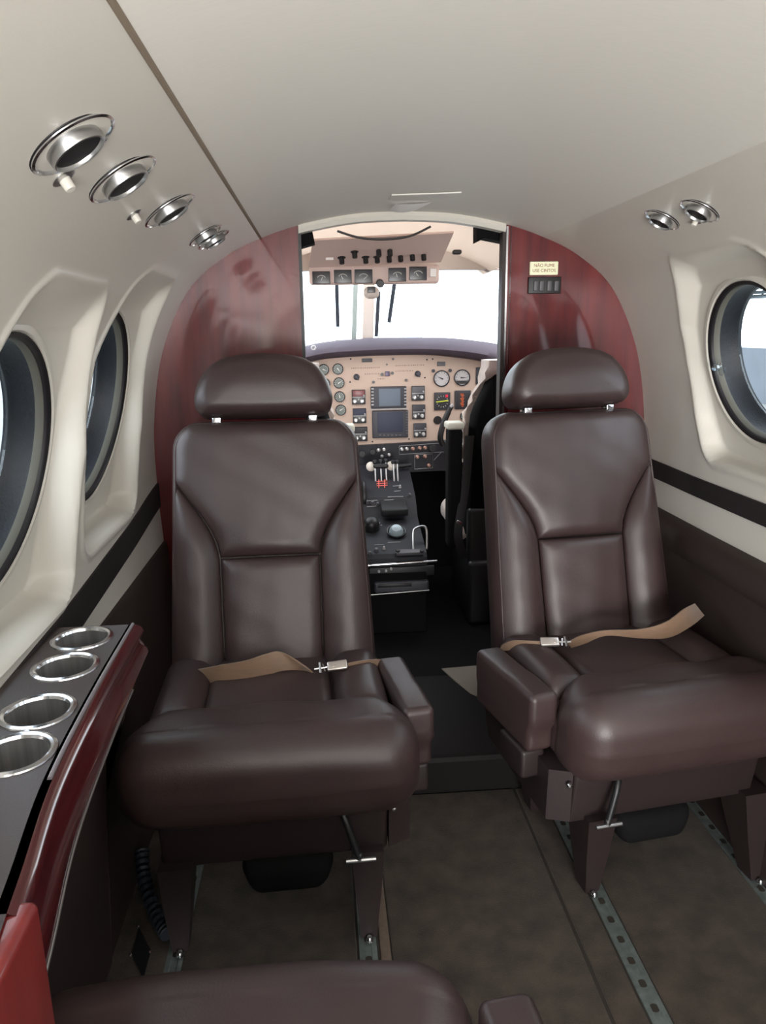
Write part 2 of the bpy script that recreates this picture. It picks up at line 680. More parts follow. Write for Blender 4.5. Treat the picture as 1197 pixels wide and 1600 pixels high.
# aft end with the open entry door letting daylight in
bm = NB()
box(bm, (-.84, YA - .04, -.1), (.0 - .36, YA, 1.5))
box(bm, (.36, YA - .04, -.1), (.84, YA, 1.5))
box(bm, (-.36, YA - .04, 1.36), (.36, YA, 1.5))
struct('wall_back', bm, M['cream'], 'aft cabin wall with the open entry', 'wall')
L = bpy.data.lights.new('entry_portal', 'AREA')
L.shape = 'RECTANGLE'
L.size, L.size_y = .72, 1.3
L.cycles.is_portal = True
lo = bpy.data.objects.new('entry_daylight_portal', L)
link(lo)
lo.location = (0, YA - .03, .7)
lo.rotation_euler = (PI / 2, 0, 0)

# ------------------------------------------------------------------ floor
bm = NB()
box(bm, (-.72, YA, -.03), (.72, 1.66, -.004))
struct('floor', bm, M['hole'], 'cabin floor board', 'floor')


def carpet(name, x0, x1, y0, y1, m, z=0.0):
    b = NB()
    rbox(b, ((x0 + x1) / 2, (y0 + y1) / 2, z - .004), (x1 - x0, y1 - y0, .008), .003, 2, 2)
    return struct(name, b, m, '', 'carpet')


c = carpet('floor_carpet', -.133, .226, YA, 1.645, M['carpet'])
c['label'] = 'brown carpet down the middle aisle'
c = carpet('floor_carpet', -.155, -.135, YA, 1.645, M['carpetedge'])
c['label'] = 'narrow pale carpet strip beside the left aisle seat track'
c = carpet('floor_carpet', -.53, -.2, YA, 1.645, M['carpet'])
c['label'] = 'brown carpet between the two left seat tracks'
c = carpet('floor_carpet', -.70, -.56, YA, 1.645, M['carpet'])
c['label'] = 'brown carpet strip along the left wall'
c = carpet('floor_carpet', .234, .290, YA, 1.645, M['carpet'])
c['label'] = 'narrow brown carpet strip beside the right aisle seat track'
c = carpet('floor_carpet', .333, .640, YA, 1.645, M['carpet'])
c['label'] = 'brown carpet between the two right seat tracks'
c = carpet('floor_carpet', .675, .70, YA, 1.645, M['carpet'])
c['label'] = 'brown carpet strip along the right wall'

for x, lb in ((-.178, 'grey metal seat track under the aisle leg of the left seat'), (-.545, 'grey metal seat track under the wall-side leg of the left seat'),
              (.312, 'grey metal seat track with round holes under the aisle leg of the right seat'), (.657, 'grey metal seat track under the wall-side leg of the right seat')):
    b = NB()
    prof = [(-.017, -.004), (-.017, -.001), (-.007, -.001), (-.006, -.003), (.006, -.003), (.007, -.001), (.017, -.001), (.017, -.004)]
    loft(b, [[(x + px, Y, pz) for px, pz in prof] for Y in (YA, 1.64)])
    Y = .3
    while Y < 1.6:
        lathe(b, [(0, -.0022), (.0085, -.0022), (.0085, -.0035)], (x, Y, 0), (0, 0, 1), 14, mi=1)
        Y += .05
    t = tag(obj('seat_track', b, [M['track'], M['hole']]), lb, 'seat track', 'floor seat tracks')

# black step into the cockpit with a pale patch
bm = NB()
prof = [(1.648, -.03), (1.648, .085), (1.654, .095), (1.668, .1), (2.1, .1), (2.1, -.03)]
loft(bm, [[(x, y, z) for y, z in prof] for x in (-.69, .69)])
struct('trim_5', bm, M['riser'], 'black step across the aisle in front of the cockpit doorway', 'step', angle=25)
bm = NB()
box(bm, (-.6, 2.1, -.03), (.6, 3.3, .085))
struct('trim_6', bm, M['blackfab'], 'dark cockpit floor', 'floor')
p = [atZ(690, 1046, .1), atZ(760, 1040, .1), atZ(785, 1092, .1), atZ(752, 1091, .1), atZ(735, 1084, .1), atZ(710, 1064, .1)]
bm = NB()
prism(bm, [(v.x, v.y, .1005) for v in p], (0, 0, .003))  # pale flat piece laid on the step top
tag(obj('pale_patch', bm, mat('grey_patch', lin((120, 112, 102)), .95, bump=.6, bscale=700)), 'small pale flat piece on the black step at the doorway', 'carpet')

# ------------------------------------------------------------------ bulkheads
DL, DR = -.277, .272


def bulk(side):
    pts = []
    x0 = DL if side < 0 else DR
    for x, z in PROFXZ:
        if x >= abs(x0) and z > 0.09:
            pts.append(Vector((side * (x + .008), YB, z + (.006 if z > 1.1 else 0))))
    top = Vector((x0, YB, interp(abs(x0), PROFXZ) + .006))
    pts = [Vector((x0, YB, .1)), top] + pts + [Vector((side * .68, YB, .1))]
    b = NB()
    prism(b, pts, (0, .03, 0))
    return b


struct('wall_front_left', bulk(-1), M['wood'], 'glossy mahogany bulkhead panel left of the cockpit doorway', 'bulkhead', smooth=False)
struct('wall_front_right', bulk(1), M['wood'], 'glossy mahogany bulkhead panel right of the cockpit doorway', 'bulkhead', smooth=False)
# arch trim over the doorway
bm = NB()
rows = []
for i in range(25):
    x = DL + (DR - DL) * i / 24
    z = interp(abs(x), PROFXZ)
    th = .020
    rows.append([(x, YB - .006, z + .004), (x, YB - .010, z - th * .5), (x, YB - .004, z - th), (x, YB + .03, z - th), (x, YB + .03, z + .004)])
loft(bm, rows)
struct('trim_7', bm, M['cream'], 'cream arched trim over the cockpit doorway', 'trim')
# doorway edges
bm = NB()
box(bm, (DR - .007, YB - .003, .1), (DR + .002, YB + .035, 1.415))
struct('trim_8', bm, M['darkbrown'], 'dark door jamb on the right of the cockpit doorway', 'trim')
bm = NB()
box(bm, (DR + .002, YB - .006, .1), (DR + .007, YB, 1.418))
struct('trim_9', bm, M['chrome'], 'bright metal edging on the right of the cockpit doorway', 'trim')
bm = NB()
box(bm, (DR + .0135, YB - .004, .1), (DR + .017, YB, 1.418))
struct('trim_10', bm, M['wood2'], 'thin mahogany bead beside the right door edging', 'trim')
bm = NB()
box(bm, (DL - .002, YB - .003, .1), (DL + .006, YB + .035, 1.415))
struct('trim_11', bm, M['black'], 'dark door jamb on the left of the cockpit doorway', 'trim')


# ------------------------------------------------------------------ cabin seats
def seam_half(h):
    return interp(h, [(0, .108), (.27, .110), (.30, .116), (.33, .128), (.365, .149), (.395, .170), (.42, .188), (.445, .206), (.452, .212)])


HB, HS, HT = 0.0, 0.27, 0.575


def Wb(h):
    w = .224 - .018 * h / .5
    r = .062
    if h > HT - r:
        t = (h - (HT - r)) / r
        w = w - r + r * math.sqrt(max(0, 1 - t * t))
    return w


def puffv(d, R, H):
    d = max(0, min(1, d / R))
    return H * math.sqrt(max(0, 1 - (1 - d) ** 2))


def make_seat(name, label, x0, y0, rotz, arm, recline=16.6, base_dx=0.0, base_rot=0.0, mirror_lever=1, roll_w=.535, roll_dx=0.0, arm_dx=0.0, arm_dy=0.0):
    t = thing(name, label, 'seat', (x0, y0, 0), rotz)
    lea = M['leather']
    # --- base ---
    B = Matrix.Rotation(base_rot, 3, 'Z')

    def bp(x, y, z):
        v = B @ Vector((x, y, 0))
        return Vector((v.x, v.y, z))
    bm = NB()
    rbox(bm, (0, .02, .265), (.40, .30, .12), .012, 2, 2)
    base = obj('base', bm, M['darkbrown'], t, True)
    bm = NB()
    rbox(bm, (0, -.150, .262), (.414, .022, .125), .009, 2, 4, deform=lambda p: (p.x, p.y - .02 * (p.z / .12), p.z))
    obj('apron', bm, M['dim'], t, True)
    # side flank on the aisle side
    bm = NB()
    pts = [(arm * .209, -.165, .325), (arm * .209, -.16, .212), (arm * .209, .16, .212), (arm * .209, .2, .325)]
    prism(bm, pts, (arm * .042, 0.02, 0))
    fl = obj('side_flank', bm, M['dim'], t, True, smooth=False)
    bm = NB()
    lathe(bm, [(0, .006), (.004, .005), (.006, .002), (.006, 0)], (arm * .218, -.168, .300), (0, -1, 0), 12)
    obj('bolt', bm, M['chrome'], fl, True)
    # legs
    for sx in (-1, 1):
        for sy, yl in ((-1, -.12), (1, .16)):
            bm = NB()
            q = bp(base_dx + sx * .181, 0, 0)
            top = Vector((sx * .175 + base_dx * .6, yl - .005, .215))
            bot = Vector((q.x, q.y + yl, .003))
            rings = []
            for k, (pp, wx_, wy_) in enumerate(((top, .030, .050), (top.lerp(bot, .5), .024, .036), (bot, .015, .022))):
                rings.append([pp + Vector(v) for v in ((-wx_, -wy_, 0), (wx_, -wy_, 0), (wx_, wy_, 0), (-wx_, wy_, 0))])
            loft(bm, rings)
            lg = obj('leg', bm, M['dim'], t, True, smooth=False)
            if sy < 0:
                bm = NB()
                lathe(bm, [(0, .010), (.005, .009), (.0075, .004), (.0075, 0)], (bot.x, bot.y - .030, .002), (0, 0, 1), 12)
                obj('track_stud', bm, M['chrome'], lg, True)
    # pouch under the seat
    bm = NB()
    rbox(bm, (.0 + .02 * arm, -.09, .168), (.185, .16, .075), .03, 3, 2, deform=lambda p: (p.x * (1 - .25 * (0.5 - p.z / .075)), p.y, p.z))
    obj('life_vest_pouch', bm, M['blackfab'], t, True)
    # recline lever
    bm = NB()
    lx = arm * .15
    tube(bm, spline([(lx - .03 * mirror_lever, -.176, .312), (lx - .02 * mirror_lever, -.19, .29), (lx, -.198, .225)], 6), .0065, 10)
    lv = obj('recline_lever', bm, M['black'], t, True)
    bm = NB()
    tube(bm, [(lx - .024, -.199, .221), (lx + .03, -.199, .221)], .0045, 10)
    lathe(bm, [(0, .014), (.004, .013), (.005, 0)], (lx, -.199, .222), (0, 0, 1), 12)
    obj('lever_handle', bm, M['brushed'], lv, True)
    # --- cushion ---
    bm = NB()
    rbox(bm, (0, .03, .375), (.452, .33, .11), .03, 3, 2)
    cu = obj('seat_cushion', bm, lea, t, True)

    def rolldef(p):
        x, y, z = p
        k = 1 - min(1, abs(x / (roll_w / 2))) ** 2.4
        x *= 1 - .13 * sstep((y + .01) / .09) * (roll_w / .535)
        # drop the back lower edge, bulge the front
        y2 = y - .012 * k * (1 if y < 0 else 0)
        if z > 0:
            z += .010 * k - .012 * (max(0, y / .09)) ** 2  * (.3 + .7 * k)
            z += .0025 * math.sin(x * 37 + y * 25) * (1 if y > -.02 else .3)
        else:
            y2 += .022 * (-z / .085)
        # ends sit lower at the rear
        return (x, y2, z)
    bm = NB()
    rbox(bm, (roll_dx, -.128, .386), (roll_w, .188, .186), .066, 7, 14, deform=rolldef)
    obj('front_roll', bm, lea, cu, True)

    def segdef(sx, sy, b):
        def f(p):
            k = max(0, 1 - (2 * p.x / sx) ** 2) * max(0, 1 - (2 * p.y / sy) ** 4)
            return (p.x, p.y, p.z + (b * k if p.z > 0 else 0))
        return f
    bm = NB()
    rbox(bm, (-.008 * arm, .062, .418), (.256, .285, .07), .026, 5, 8, deform=segdef(.256, .285, .008))
    obj('centre_panel', bm, lea, cu, True)
    for sx in (-1, 1):
        bm = NB()
        xc = .178 * sx - .002 * arm
        rbox(bm, (xc, .062, .424), (.106, .275, .075), .034, 5, 8, deform=segdef(.106, .275, .012))
        obj('side_bolster', bm, lea, cu, True)
    # --- backrest ---
    a = -math.radians(recline)
    TB = Matrix.Translation((0, .175, .408)) @ Matrix.Rotation(a, 4, 'X')

    def T(x, d, h):                      # d positive towards the sitter
        return TB @ Vector((x, -d, h))
    # shell
    outl = []
    hs = [HB] + [HB + (HT - .062) * k / 12 for k in range(1, 13)]
    for h in hs:
        outl.append((Wb(h), h))
    for k in range(1, 9):
        an = k / 8 * PI / 2
        h = HT - .062 + .062 * math.sin(an)
        outl.append((Wb(HT - .0621) - .062 + .062 * math.cos(an), h))
    loop = outl + [(-x, h) for x, h in reversed(outl)]

    def inset(q):
        return [(x * (1 - q / .22), HB + (h - HB) * (1 - q / .55)) for x, h in loop]
    bm = NB()
    rings = []
    for d, q in ((-.010, .03), (.004, .010), (.008, .003), (.002, 0.0), (-.02, -.004), (-.05, -.004), (-.075, 0.004), (-.09, .02), (-.095, .05), (-.097, .12)):
        rings.append([T(x, d, h) for x, h in inset(q)])
    loft(bm, rings)
    back = obj('backrest', bm, lea, t, True)
    # piping along the edge
    bm = NB()
    tube(bm, [T(x, .008, h) for x, h in inset(.006)][1:-1], .0028, 8)
    obj('piping', bm, lea, back, True)
    # front panels
    NU, NV = 28, 26

    def panel(nm, hl, hh, xl, xr, H, R, crown, extra=0.0, nv=NV):
        b = NB()
        rows = []
        for j in range(nv + 1):
            v = j / nv
            v = .5 - .5 * math.cos(PI * v) * (0.75 + .25 * abs(math.cos(PI * v)))
            h = hl + (hh - hl) * v
            l, r_ = xl(h), xr(h)
            row = []
            for i in range(NU + 1):
                u = .5 - .5 * math.cos(PI * i / NU)
                x = l + (r_ - l) * u
                wd = max(1e-4, r_ - l)
                dx = min(u, 1 - u) * wd
                dh = min(h - hl, hh - h)
                p = min(puffv(dx, min(R, wd / 2 + 1e-5), 1), puffv(dh, R, 1))
                p = p * min(1, wd / (2 * R))
                kk = (1 - (2 * u - 1) ** 2)
                wr = .0012 * math.sin(x * 60 + h * 33) * math.sin(h * 41 - x * 18)
                row.append(T(x, .004 + extra * p + H * p + crown * p * kk + wr * p, h))
            rows.append(row)
        grid(b, rows)
        return obj(nm, b, lea, back, True, angle=80)
    g = .0015
    panel('lower_back_panel', HB - .01, HS - g, lambda h: -seam_half(h) + g, lambda h: seam_half(h) - g, .016, .030, .008)

    def ur(h):
        s = seam_half(h) if h < .452 else 9
        return min(s, Wb(h) - .004) - g
    panel('upper_back_panel', HS + g, HT - .004, lambda h: -ur(h), ur, .018, .034, .012, nv=44)
    panel('back_bolster', HB - .01, .446, lambda h: -Wb(h) + .003, lambda h: -seam_half(h) - g, .020, .045, .010, nv=34)
    panel('back_bolster', HB - .01, .446, lambda h: seam_half(h) + g, lambda h: Wb(h) - .003, .020, .045, .010, nv=34)
    # --- headrest ---
    hb = HT + .012
    ol = spline([(-.118, 0, 0), (.0, 0, -.002), (.118, 0, 0), (.142, 0, .006), (.153, 0, .026), (.150, 0, .055), (.136, 0, .087), (.110, 0, .115), (.070, 0, .131),
                 (0, 0, .138), (-.070, 0, .131), (-.110, 0, .115), (-.136, 0, .087), (-.150, 0, .055), (-.153, 0, .026), (-.142, 0, .006)], 4, closed=True)
    bm = NB()
    rings = []
    D0, D1 = .052, -.070
    Rr = .040
    cz = .066
    prof = []
    for k in range(0, 9):
        an = k / 8 * PI / 2
        prof.append((D0 - Rr + Rr * math.sin(an), Rr * (1 - math.cos(an))))
    prof = [(d, q) for d, q in prof]
    seqf = list(reversed(prof))                     # from face inwards to the rim
    extra = [(D0 + .006, .085), (D0 + .004, .062)]
    back_ = [(D1 + Rr - Rr * math.sin(k / 6 * PI / 2), Rr * (1 - math.cos(k / 6 * PI / 2))) for k in range(0, 7)]
    for d, q in extra + seqf + back_ + [(D1 - .002, .07)]:
        rings.append([T(p.x * (1 - q / .153), d, hb + cz + (p.z - cz) * (1 - q / .069 * .72)) for p in ol])
    loft(bm, rings)
    hr = obj('headrest', bm, lea, t, True, angle=80)
    for sx in (-1, 1):
        bm = NB()
        rbox(bm, T(sx * .107, -.006, HT + .006), (.020, .030, .016), .003, 2, 1)
        obj('headrest_post', bm, M['chrome'], hr, True)
    # --- armrest ---
    fl_ = math.radians(6) * 1.0
    RA = Matrix.Rotation(fl_, 3, 'Z')
    ax_, ay_ = arm * (.262 + arm_dx), .008 + arm_dy
    bm = NB()

    def armdef(p):
        x, y, z = p
        if z < 0:
            y += (.012 if y < 0 else 0)
            x *= .93
        if y < 0 and z > 0:
            z += .004
        k = max(0, 1 - (2 * x / .062) ** 2) * max(0, 1 - (2 * y / .25) ** 2)
        return (x, y, z + (.004 * k if z > 0 else 0))
    rbox(bm, (ax_, ay_, .400), (.062, .25, .125), .013, 4, 6, deform=armdef, T=RA)
    ar = obj('armrest', bm, lea, t, True)
    bm = NB()
    rbox(bm, (ax_ + .004 * arm, ay_ - .055, .308), (.052, .10, .062), .008, 2, 1, T=RA)
    obj('armrest_bracket', bm, M['dim'], ar, True)
    return t


LSEAT = (-.348, 1.34, math.radians(2))
RSEAT = (.410, 1.41, math.radians(7.9))
s1 = make_seat('cabin_seat', 'dark brown leather seat facing aft on the left, beside the cup holder ledge', *LSEAT, 1, base_dx=-.012, base_rot=-LSEAT[2])
s2 = make_seat('cabin_seat', 'dark brown leather seat facing aft on the right, beside the right window', *RSEAT, -1, base_dx=.05, base_rot=-RSEAT[2], mirror_lever=-1, roll_w=.50, roll_dx=.022)
s3 = make_seat('cabin_seat', 'dark brown leather seat in the foreground, only its cushion front and armrest in frame', -.338, .470, PI, -1, recline=56, roll_w=.495, arm_dx=.03, arm_dy=-.042)
for s in (s1, s2, s3):
    s['group'] = 'cabin seats'


# seat belts
def belt(name, label, strips, bpix, ang, parent, Yb):
    bl = None
    for pairs in strips:
        bm = NB()
        ribbon(bm, [(atY(*a, Y), atY(*b, Y)) for a, b, Y in pairs], .0014)
        o = obj('seat_belt' if bl is None else 'belt_strap', bm, M['belt'], parent if bl is None else bl)
        if bl is None:
            bl = o
            o['label'] = label
    c = atY(*bpix, Yb)
    T = Matrix.Rotation(math.radians(38), 3, 'X')
    T = Matrix.Rotation(ang, 3, 'Y') @ T
    bm = NB()
    rbox(bm, c, (.042, .021, .009), .003, 2, 2, T=T)
    lathe(bm, [(0, .0062), (.0045, .006), (.0048, .0042)], c + T @ Vector((-.010 if ang < 0 else .012, 0, 0)), T @ Vector((0, 0, 1)), 14)
    obj('belt_buckle', bm, M['metal'], bl)
    sg = -1 if ang > -9 and bpix[0] < 700 else 1
    bm = NB()
    tube(bm, [c + T @ Vector((sg * .018, 0, 0)), c + T @ Vector((sg * .048, .0, -.001))], .0026, 8)
    tube(bm, [c + T @ Vector((sg * .036, -.012, 0)), c + T @ Vector((sg * .036, .012, 0))], .0032, 8)
    tube(bm, [c + T @ Vector((sg * .026, -.009, -.002)), c + T @ Vector((sg * .030, .009, -.002))], .002, 8)
    obj('belt_tongue', bm, M['chrome'], bl)


belt('seat_belt', 'tan webbing lap belt', [
    [((286, 1042), (292, 1052), 1.49), ((305, 1046), (312, 1060), 1.45), ((340, 1040), (344, 1070), 1.42), ((385, 1032), (388, 1072), 1.415), ((415, 1022), (432, 1050), 1.43),
     ((440, 1019), (470, 1047), 1.44), ((478, 1042), (490, 1052), 1.43)],
    [((543, 1036), (545, 1045), 1.42), ((565, 1032), (568, 1043), 1.43), ((585, 1030), (588, 1043), 1.45), ((596, 1030), (597, 1040), 1.47)]],
    (527, 1040), -.10, s1, 1.415)
belt('seat_belt', 'tan webbing lap belt', [
    [((785, 1008), (780, 1018), 1.53), ((800, 1001), (796, 1016), 1.51), ((825, 1001), (822, 1012), 1.49), ((845, 1002), (845, 1010), 1.48)],
    [((886, 1004), (893, 1012), 1.48), ((908, 993), (915, 1005), 1.47), ((945, 985), (948, 993), 1.46), ((1000, 983), (1000, 997), 1.46), ((1040, 972), (1045, 996), 1.46),
     ((1068, 952), (1080, 978), 1.49), ((1085, 943), (1100, 962), 1.54)]],
    (859, 1003), .04, s2, 1.475)

# ------------------------------------------------------------------ left ledge with cup holders
ZT = .68
lt = thing('side_ledge', 'long brown leather topped side ledge with mahogany edge and four metal cup holders', 'side ledge', (-.6, .6, 0))
YL0, YL1 = .37, 1.185


XE = [(p.y, p.x) for p in spline([(-.48, -.6, 0), (-.488, .2, 0), (-.498, .45, 0), (-.514, .58, 0), (-.538, .74, 0), (-.550, .95, 0), (-.556, 1.185, 0)], 12)]


def xe(Y):                     # aisle-side edge
    return interp(Y, XE)


def xl_(Y):
    return -wx2(-1, Y, ZT, wx(ZT)) + .002


cups = [atZ(128, 998, ZT), atZ(102, 1042, ZT), atZ(59, 1112, ZT), atZ(22, 1178, ZT)]
# top with real holes: strips between the cups are bridged by fine grid
bm = NB()
ys = [YL0 + (YL1 - YL0) * i / 300 for i in range(301)]
nx = 28
V = [[bm.verts.new((xl_(Y) + (xe(Y) - xl_(Y)) * j / nx, Y, ZT)) for j in range(nx + 1)] for Y in ys]
for i in range(300):
    for j in range(nx):
        q = (V[i][j], V[i][j + 1], V[i + 1][j + 1], V[i + 1][j])
        c = (q[0].co + q[2].co) / 2
        if any((c.x - k.x) ** 2 + (c.y - k.y) ** 2 < .041 ** 2 for k in cups):
            continue
        bm.faces.new(q)
bmesh.ops.delete(bm, geom=[v for v in bm.verts if not v.link_faces], context='VERTS')
top = obj('ledge_top', bm, M['leather2'], lt)
bm = NB()
tube(bm, [(xe(Y) - .003, Y, ZT + .0005) for Y in [.74 + (YL1 - .74) * i / 20 for i in range(21)]], .0028, 8)
obj('piping', bm, mat('pale_piping', lin((150, 142, 146)), .3, metal=.4), top)
# mahogany nosing
bm = NB()
rows = []
for i in range(41):
    Y = .545 + (YL1 - .545) * i / 40
    x = xe(Y)
    hgt = interp(Y, [(.5, .082), (1.185, .05)])
    pr = [(0, 0), (.010, -.004), (.014, -.012), (.010, -.020), (.004, -.026), (.008, -.034), (.016, -.042), (.018, -hgt), (.008, -hgt - .008), (-.01, -hgt - .008), (-.01, 0)]
    rows.append([(x + a, Y, ZT + b) for a, b in pr])
loft(bm, rows)
obj('wood_edge', bm, M['wood2'], lt, label='glossy mahogany nosing', angle=50)
bm = NB()
tube(bm, [(xe(Y) + .0185, Y, ZT - interp(Y, [(.5, .082), (1.185, .05)]) - .002) for Y in [.56 + .5 * i / 20 for i in range(21)]], .0018, 8)
obj('edge_strip', bm, M['brushed'], lt)
# side panel
bm = NB()
rows = []
for i in range(31):
    Y = YL0 + (YL1 - YL0) * i / 30
    x = xe(Y)
    rows.append([(x + .004, Y, ZT - .05), (x - .045, Y, .57), (-.625, Y, .47), (-.645, Y, .25), (-.660, Y, .004), (-.662, Y, .004), (xl_(Y), Y, ZT - .05)])
loft(bm, rows)
box(bm, (-.655, YL0 - .012, .004), (xe(YL0) + .004, YL0, ZT - .001))
obj('side_panel', bm, M['leather2'], lt, angle=50)
bm = NB()
pe = atY(27, 1500, .50)
rbox(bm, (pe.x - .046, .505, .602), (.08, .12, .150), .008, 3, 2)
obj('end_block', bm, M['woodend'], lt, label='lighter red mahogany end block')
for c in cups:
    bm = NB()
    lathe(bm, [(.038, -.002), (.0395, .002), (.043, .0035), (.0475, .002), (.0485, -.001), (.042, -.001)], (c.x, c.y, ZT), (0, 0, 1), 48)
    cu = obj('cup_holder', bm, M['chrome'], lt, label='brushed metal ring')
    bm = NB()
    lathe(bm, [(.0395, .001), (.039, -.058)], (c.x, c.y, ZT), (0, 0, 1), 48)
    lathe(bm, [(.039, -.058), (.037, -.060), (.0, -.060)], (c.x, c.y, ZT), (0, 0, 1), 48, mi=1)
    obj('cup_well', bm, [M['well'], M['bezel']], cu)

# ------------------------------------------------------------------ vents in the ceiling
def wallpt(px, py, side):
    X = .5
    for _ in range(60):
        p = atX(px, py, side * X)
        X = .5 * X + .5 * wx(p.z)
    p = atX(px, py, side * X)
    return p


def nrm(side, z):
    a, b = wx(z - .01), wx(z + .01)
    t = Vector((b - a, 0, .02)).normalized()
    n = Vector((-t.z, 0, t.x))
    n = Vector((-abs(n.x) * 1, 0, -abs(n.z)))
    return Vector((n.x * side, 0, n.z)).normalized()


def vent(px, py, side, r, label, cat='air vent', group=None, pop=.017):
    p = wallpt(px, py, side)
    n = nrm(side, p.z)
    t = thing('air_vent', label, cat, p, 0, group)
    bm = NB()
    lathe(bm, [(r * 1.0, -.001), (r * .99, .003), (r * .93, .004), (r * .88, .001), (r * .80, -.010), (r * .55, -.013), (r * .3, -.013)], p, n, 40)
    obj('rim', bm, M['chrome'], t)
    bm = NB()
    lathe(bm, [(r * 1.035, -.001), (r * 1.03, .0012), (r * .985, .0018), (r * .98, -.001)], p, n, 40)
    obj('rim_gasket', bm, M['gasket'], t)
    m = n
    q = p - n * .004
    bm = NB()
    lathe(bm, [(r * .62, -.012), (r * .62, pop * .8), (r * .60, pop * .96), (r * .57, pop), (r * .54, pop * .9), (r * .53, pop * .4)], q, m, 36)
    nz = obj('nozzle', bm, M['brushed'], t)
    bm = NB()
    lathe(bm, [(0, pop * .75), (r * .54, pop * .75), (r * .54, -.004)], q, m, 30)
    obj('nozzle_opening', bm, M['black'], nz)
    return t


VG = 'round metal vents and lights overhead'
vent(113, 224, -1, .050, 'largest round chrome vent, nearest on the left ceiling panel', pop=.017)
vent(191, 278, -1, .050, 'second round chrome vent on the left ceiling panel, right of the small nozzle', pop=.017)
vent(264, 327, -1, .048, 'third round chrome vent on the left ceiling panel, beside the smaller nozzle', pop=.017)
vent(320, 366, -1, .040, 'upper of the paired chrome vents by the left bulkhead', pop=.017)
vent(333, 373, -1, .040, 'lower of the paired chrome vents nearest the left bulkhead', pop=.017)
vent(1035, 342, 1, .037, 'left of the two chrome vents on the right ceiling panel', pop=.017)
vent(1094, 328, 1, .037, 'right of the two chrome vents on the right ceiling panel', pop=.017)
for px, py, side, r, lb in ((99, 278, -1, .0145, 'small cream call nozzle beside the largest left vent'), (209, 335, -1, .013, 'small cream call nozzle beside the third left vent'),
                            (1088, 344, 1, .011, 'small cream nozzle under the right ceiling vents')):
    p = wallpt(px, py, side)
    n = nrm(side, p.z)
    t = thing('overhead_nozzle', lb, 'nozzle', p)
    bm = NB()
    lathe(bm, [(0, .002), (r * .6, .003), (r, .001), (r, -.002)], p, n, 28)
    obj('base_plate', bm, M['brushed'], t)
    bm = NB()
    lathe(bm, [(r * .48, 0), (r * .44, r * .9), (r * .36, r * 1.02), (0, r * 1.02)], p, (n + Vector((.1 * side, -.1, 0))).normalized(), 24)
    obj('nozzle', bm, M['cream'], t)

# small placard and card on the headliner near the doorway
def ceilpt(px, py):
    z = 1.45
    for _ in range(30):
        p = atZ(px, py, z)
        z = interp(abs(p.x), PROFXZ)
    return p


bm = NB()
ps = [ceilpt(*q) for q in ((607, 311), (612, 303), (721, 299), (712, 309))]
prism(bm, [p + Vector((0, 0, -.0005)) for p in ps], (0, 0, -.003))
tag(obj('ceiling_placard', bm, M['head'], smooth=False), 'thin pale rectangular cover plate on the headliner before the doorway', 'placard')
bm = NB()
ps = [ceilpt(*q) for q in ((606, 328), (618, 318), (676, 315), (655, 327))]
yl = (ps[1].y + ps[2].y) / 2 - .02
A = [atY(606, 329, yl), ps[1] + Vector((0, 0, -.001)), ps[2] + Vector((0, 0, -.001)), atY(653, 327, yl)]
rows = [[A[0].lerp(A[3], t) + Vector((0, 0, -.006 * math.sin(t * PI))) for t in [k / 8 for k in range(9)]],
        [A[1].lerp(A[2], t) + Vector((0, 0, -.002 * math.sin(t * PI))) for t in [k / 8 for k in range(9)]]]
grid(bm, rows)
bmesh.ops.solidify(bm, geom=bm.faces[:], thickness=.001)
tag(obj('white_card', bm, M['paper']), 'loose white card curling off the headliner over the doorway arch', 'card')

# ------------------------------------------------------------------ sign and switches on the right bulkhead
def onb(px, py, d=0.0):
    return atY(px, py, YB - d)


sg = thing('lighted_sign', 'small pale backlit sign with two lines of text on the right bulkhead', 'sign', onb(849, 419))
c = (onb(827, 410) + onb(871, 408) + onb(827, 431) + onb(871, 429)) / 4
w_, h_ = abs(onb(871, 419).x - onb(827, 419).x), abs(onb(849, 409).z - onb(849, 430).z)
bm = NB()
rbox(bm, (c.x, YB - .004, c.z), (w_, .008, h_), .002, 2, 1)
obj('sign_face', bm, M['sign'], sg)


def text(s, loc, size, m, parent):
    cu = bpy.data.curves.new('lettering', 'FONT')
    cu.body = s
    cu.size = size
    cu.align_x = 'CENTER'
    cu.align_y = 'CENTER'
    cu.extrude = .0003
    cu.materials.append(m)
    tmp = bpy.data.objects.new('tmp', cu)
    link(tmp)
    me = bpy.data.meshes.new_from_object(tmp.evaluated_get(bpy.context.evaluated_depsgraph_get()))
    bpy.data.objects.remove(tmp)
    o = bpy.data.objects.new('lettering', me)
    link(o)
    o.parent = parent
    o.matrix_parent_inverse = WM[parent].inverted()
    o.location = loc
    o.rotation_euler = (PI / 2, 0, 0)
    WM[o] = Matrix.Identity(4)
    return o


text('NÃO FUME', (c.x, YB - .0086, c.z + h_ * .2), .0115, M['signtext'], sg)
text('USE CINTOS', (c.x, YB - .0086, c.z - h_ * .18), .0115, M['signtext'], sg)
sw = thing('switch_panel', 'black switch strip under the lighted sign on the right bulkhead', 'switch panel', onb(849, 445))
c = onb(850, 446)
bm = NB()
rbox(bm, (c.x, YB - .004, c.z), (abs(onb(875, 445).x - onb(824, 445).x), .008, abs(onb(849, 433).z - onb(849, 459).z)), .002, 2, 1)
obj('plate', bm, M['black'], sw)
for px in (836, 845, 857, 868):
    q = onb(px, 447)
    bm = NB()
    rbox(bm, (q.x, YB - .009, q.z), (.0135, .006, .028), .003, 2, 1, T=Matrix.Rotation(.1, 3, 'X'))
    obj('rocker_switch', bm, M['smoke'], sw)

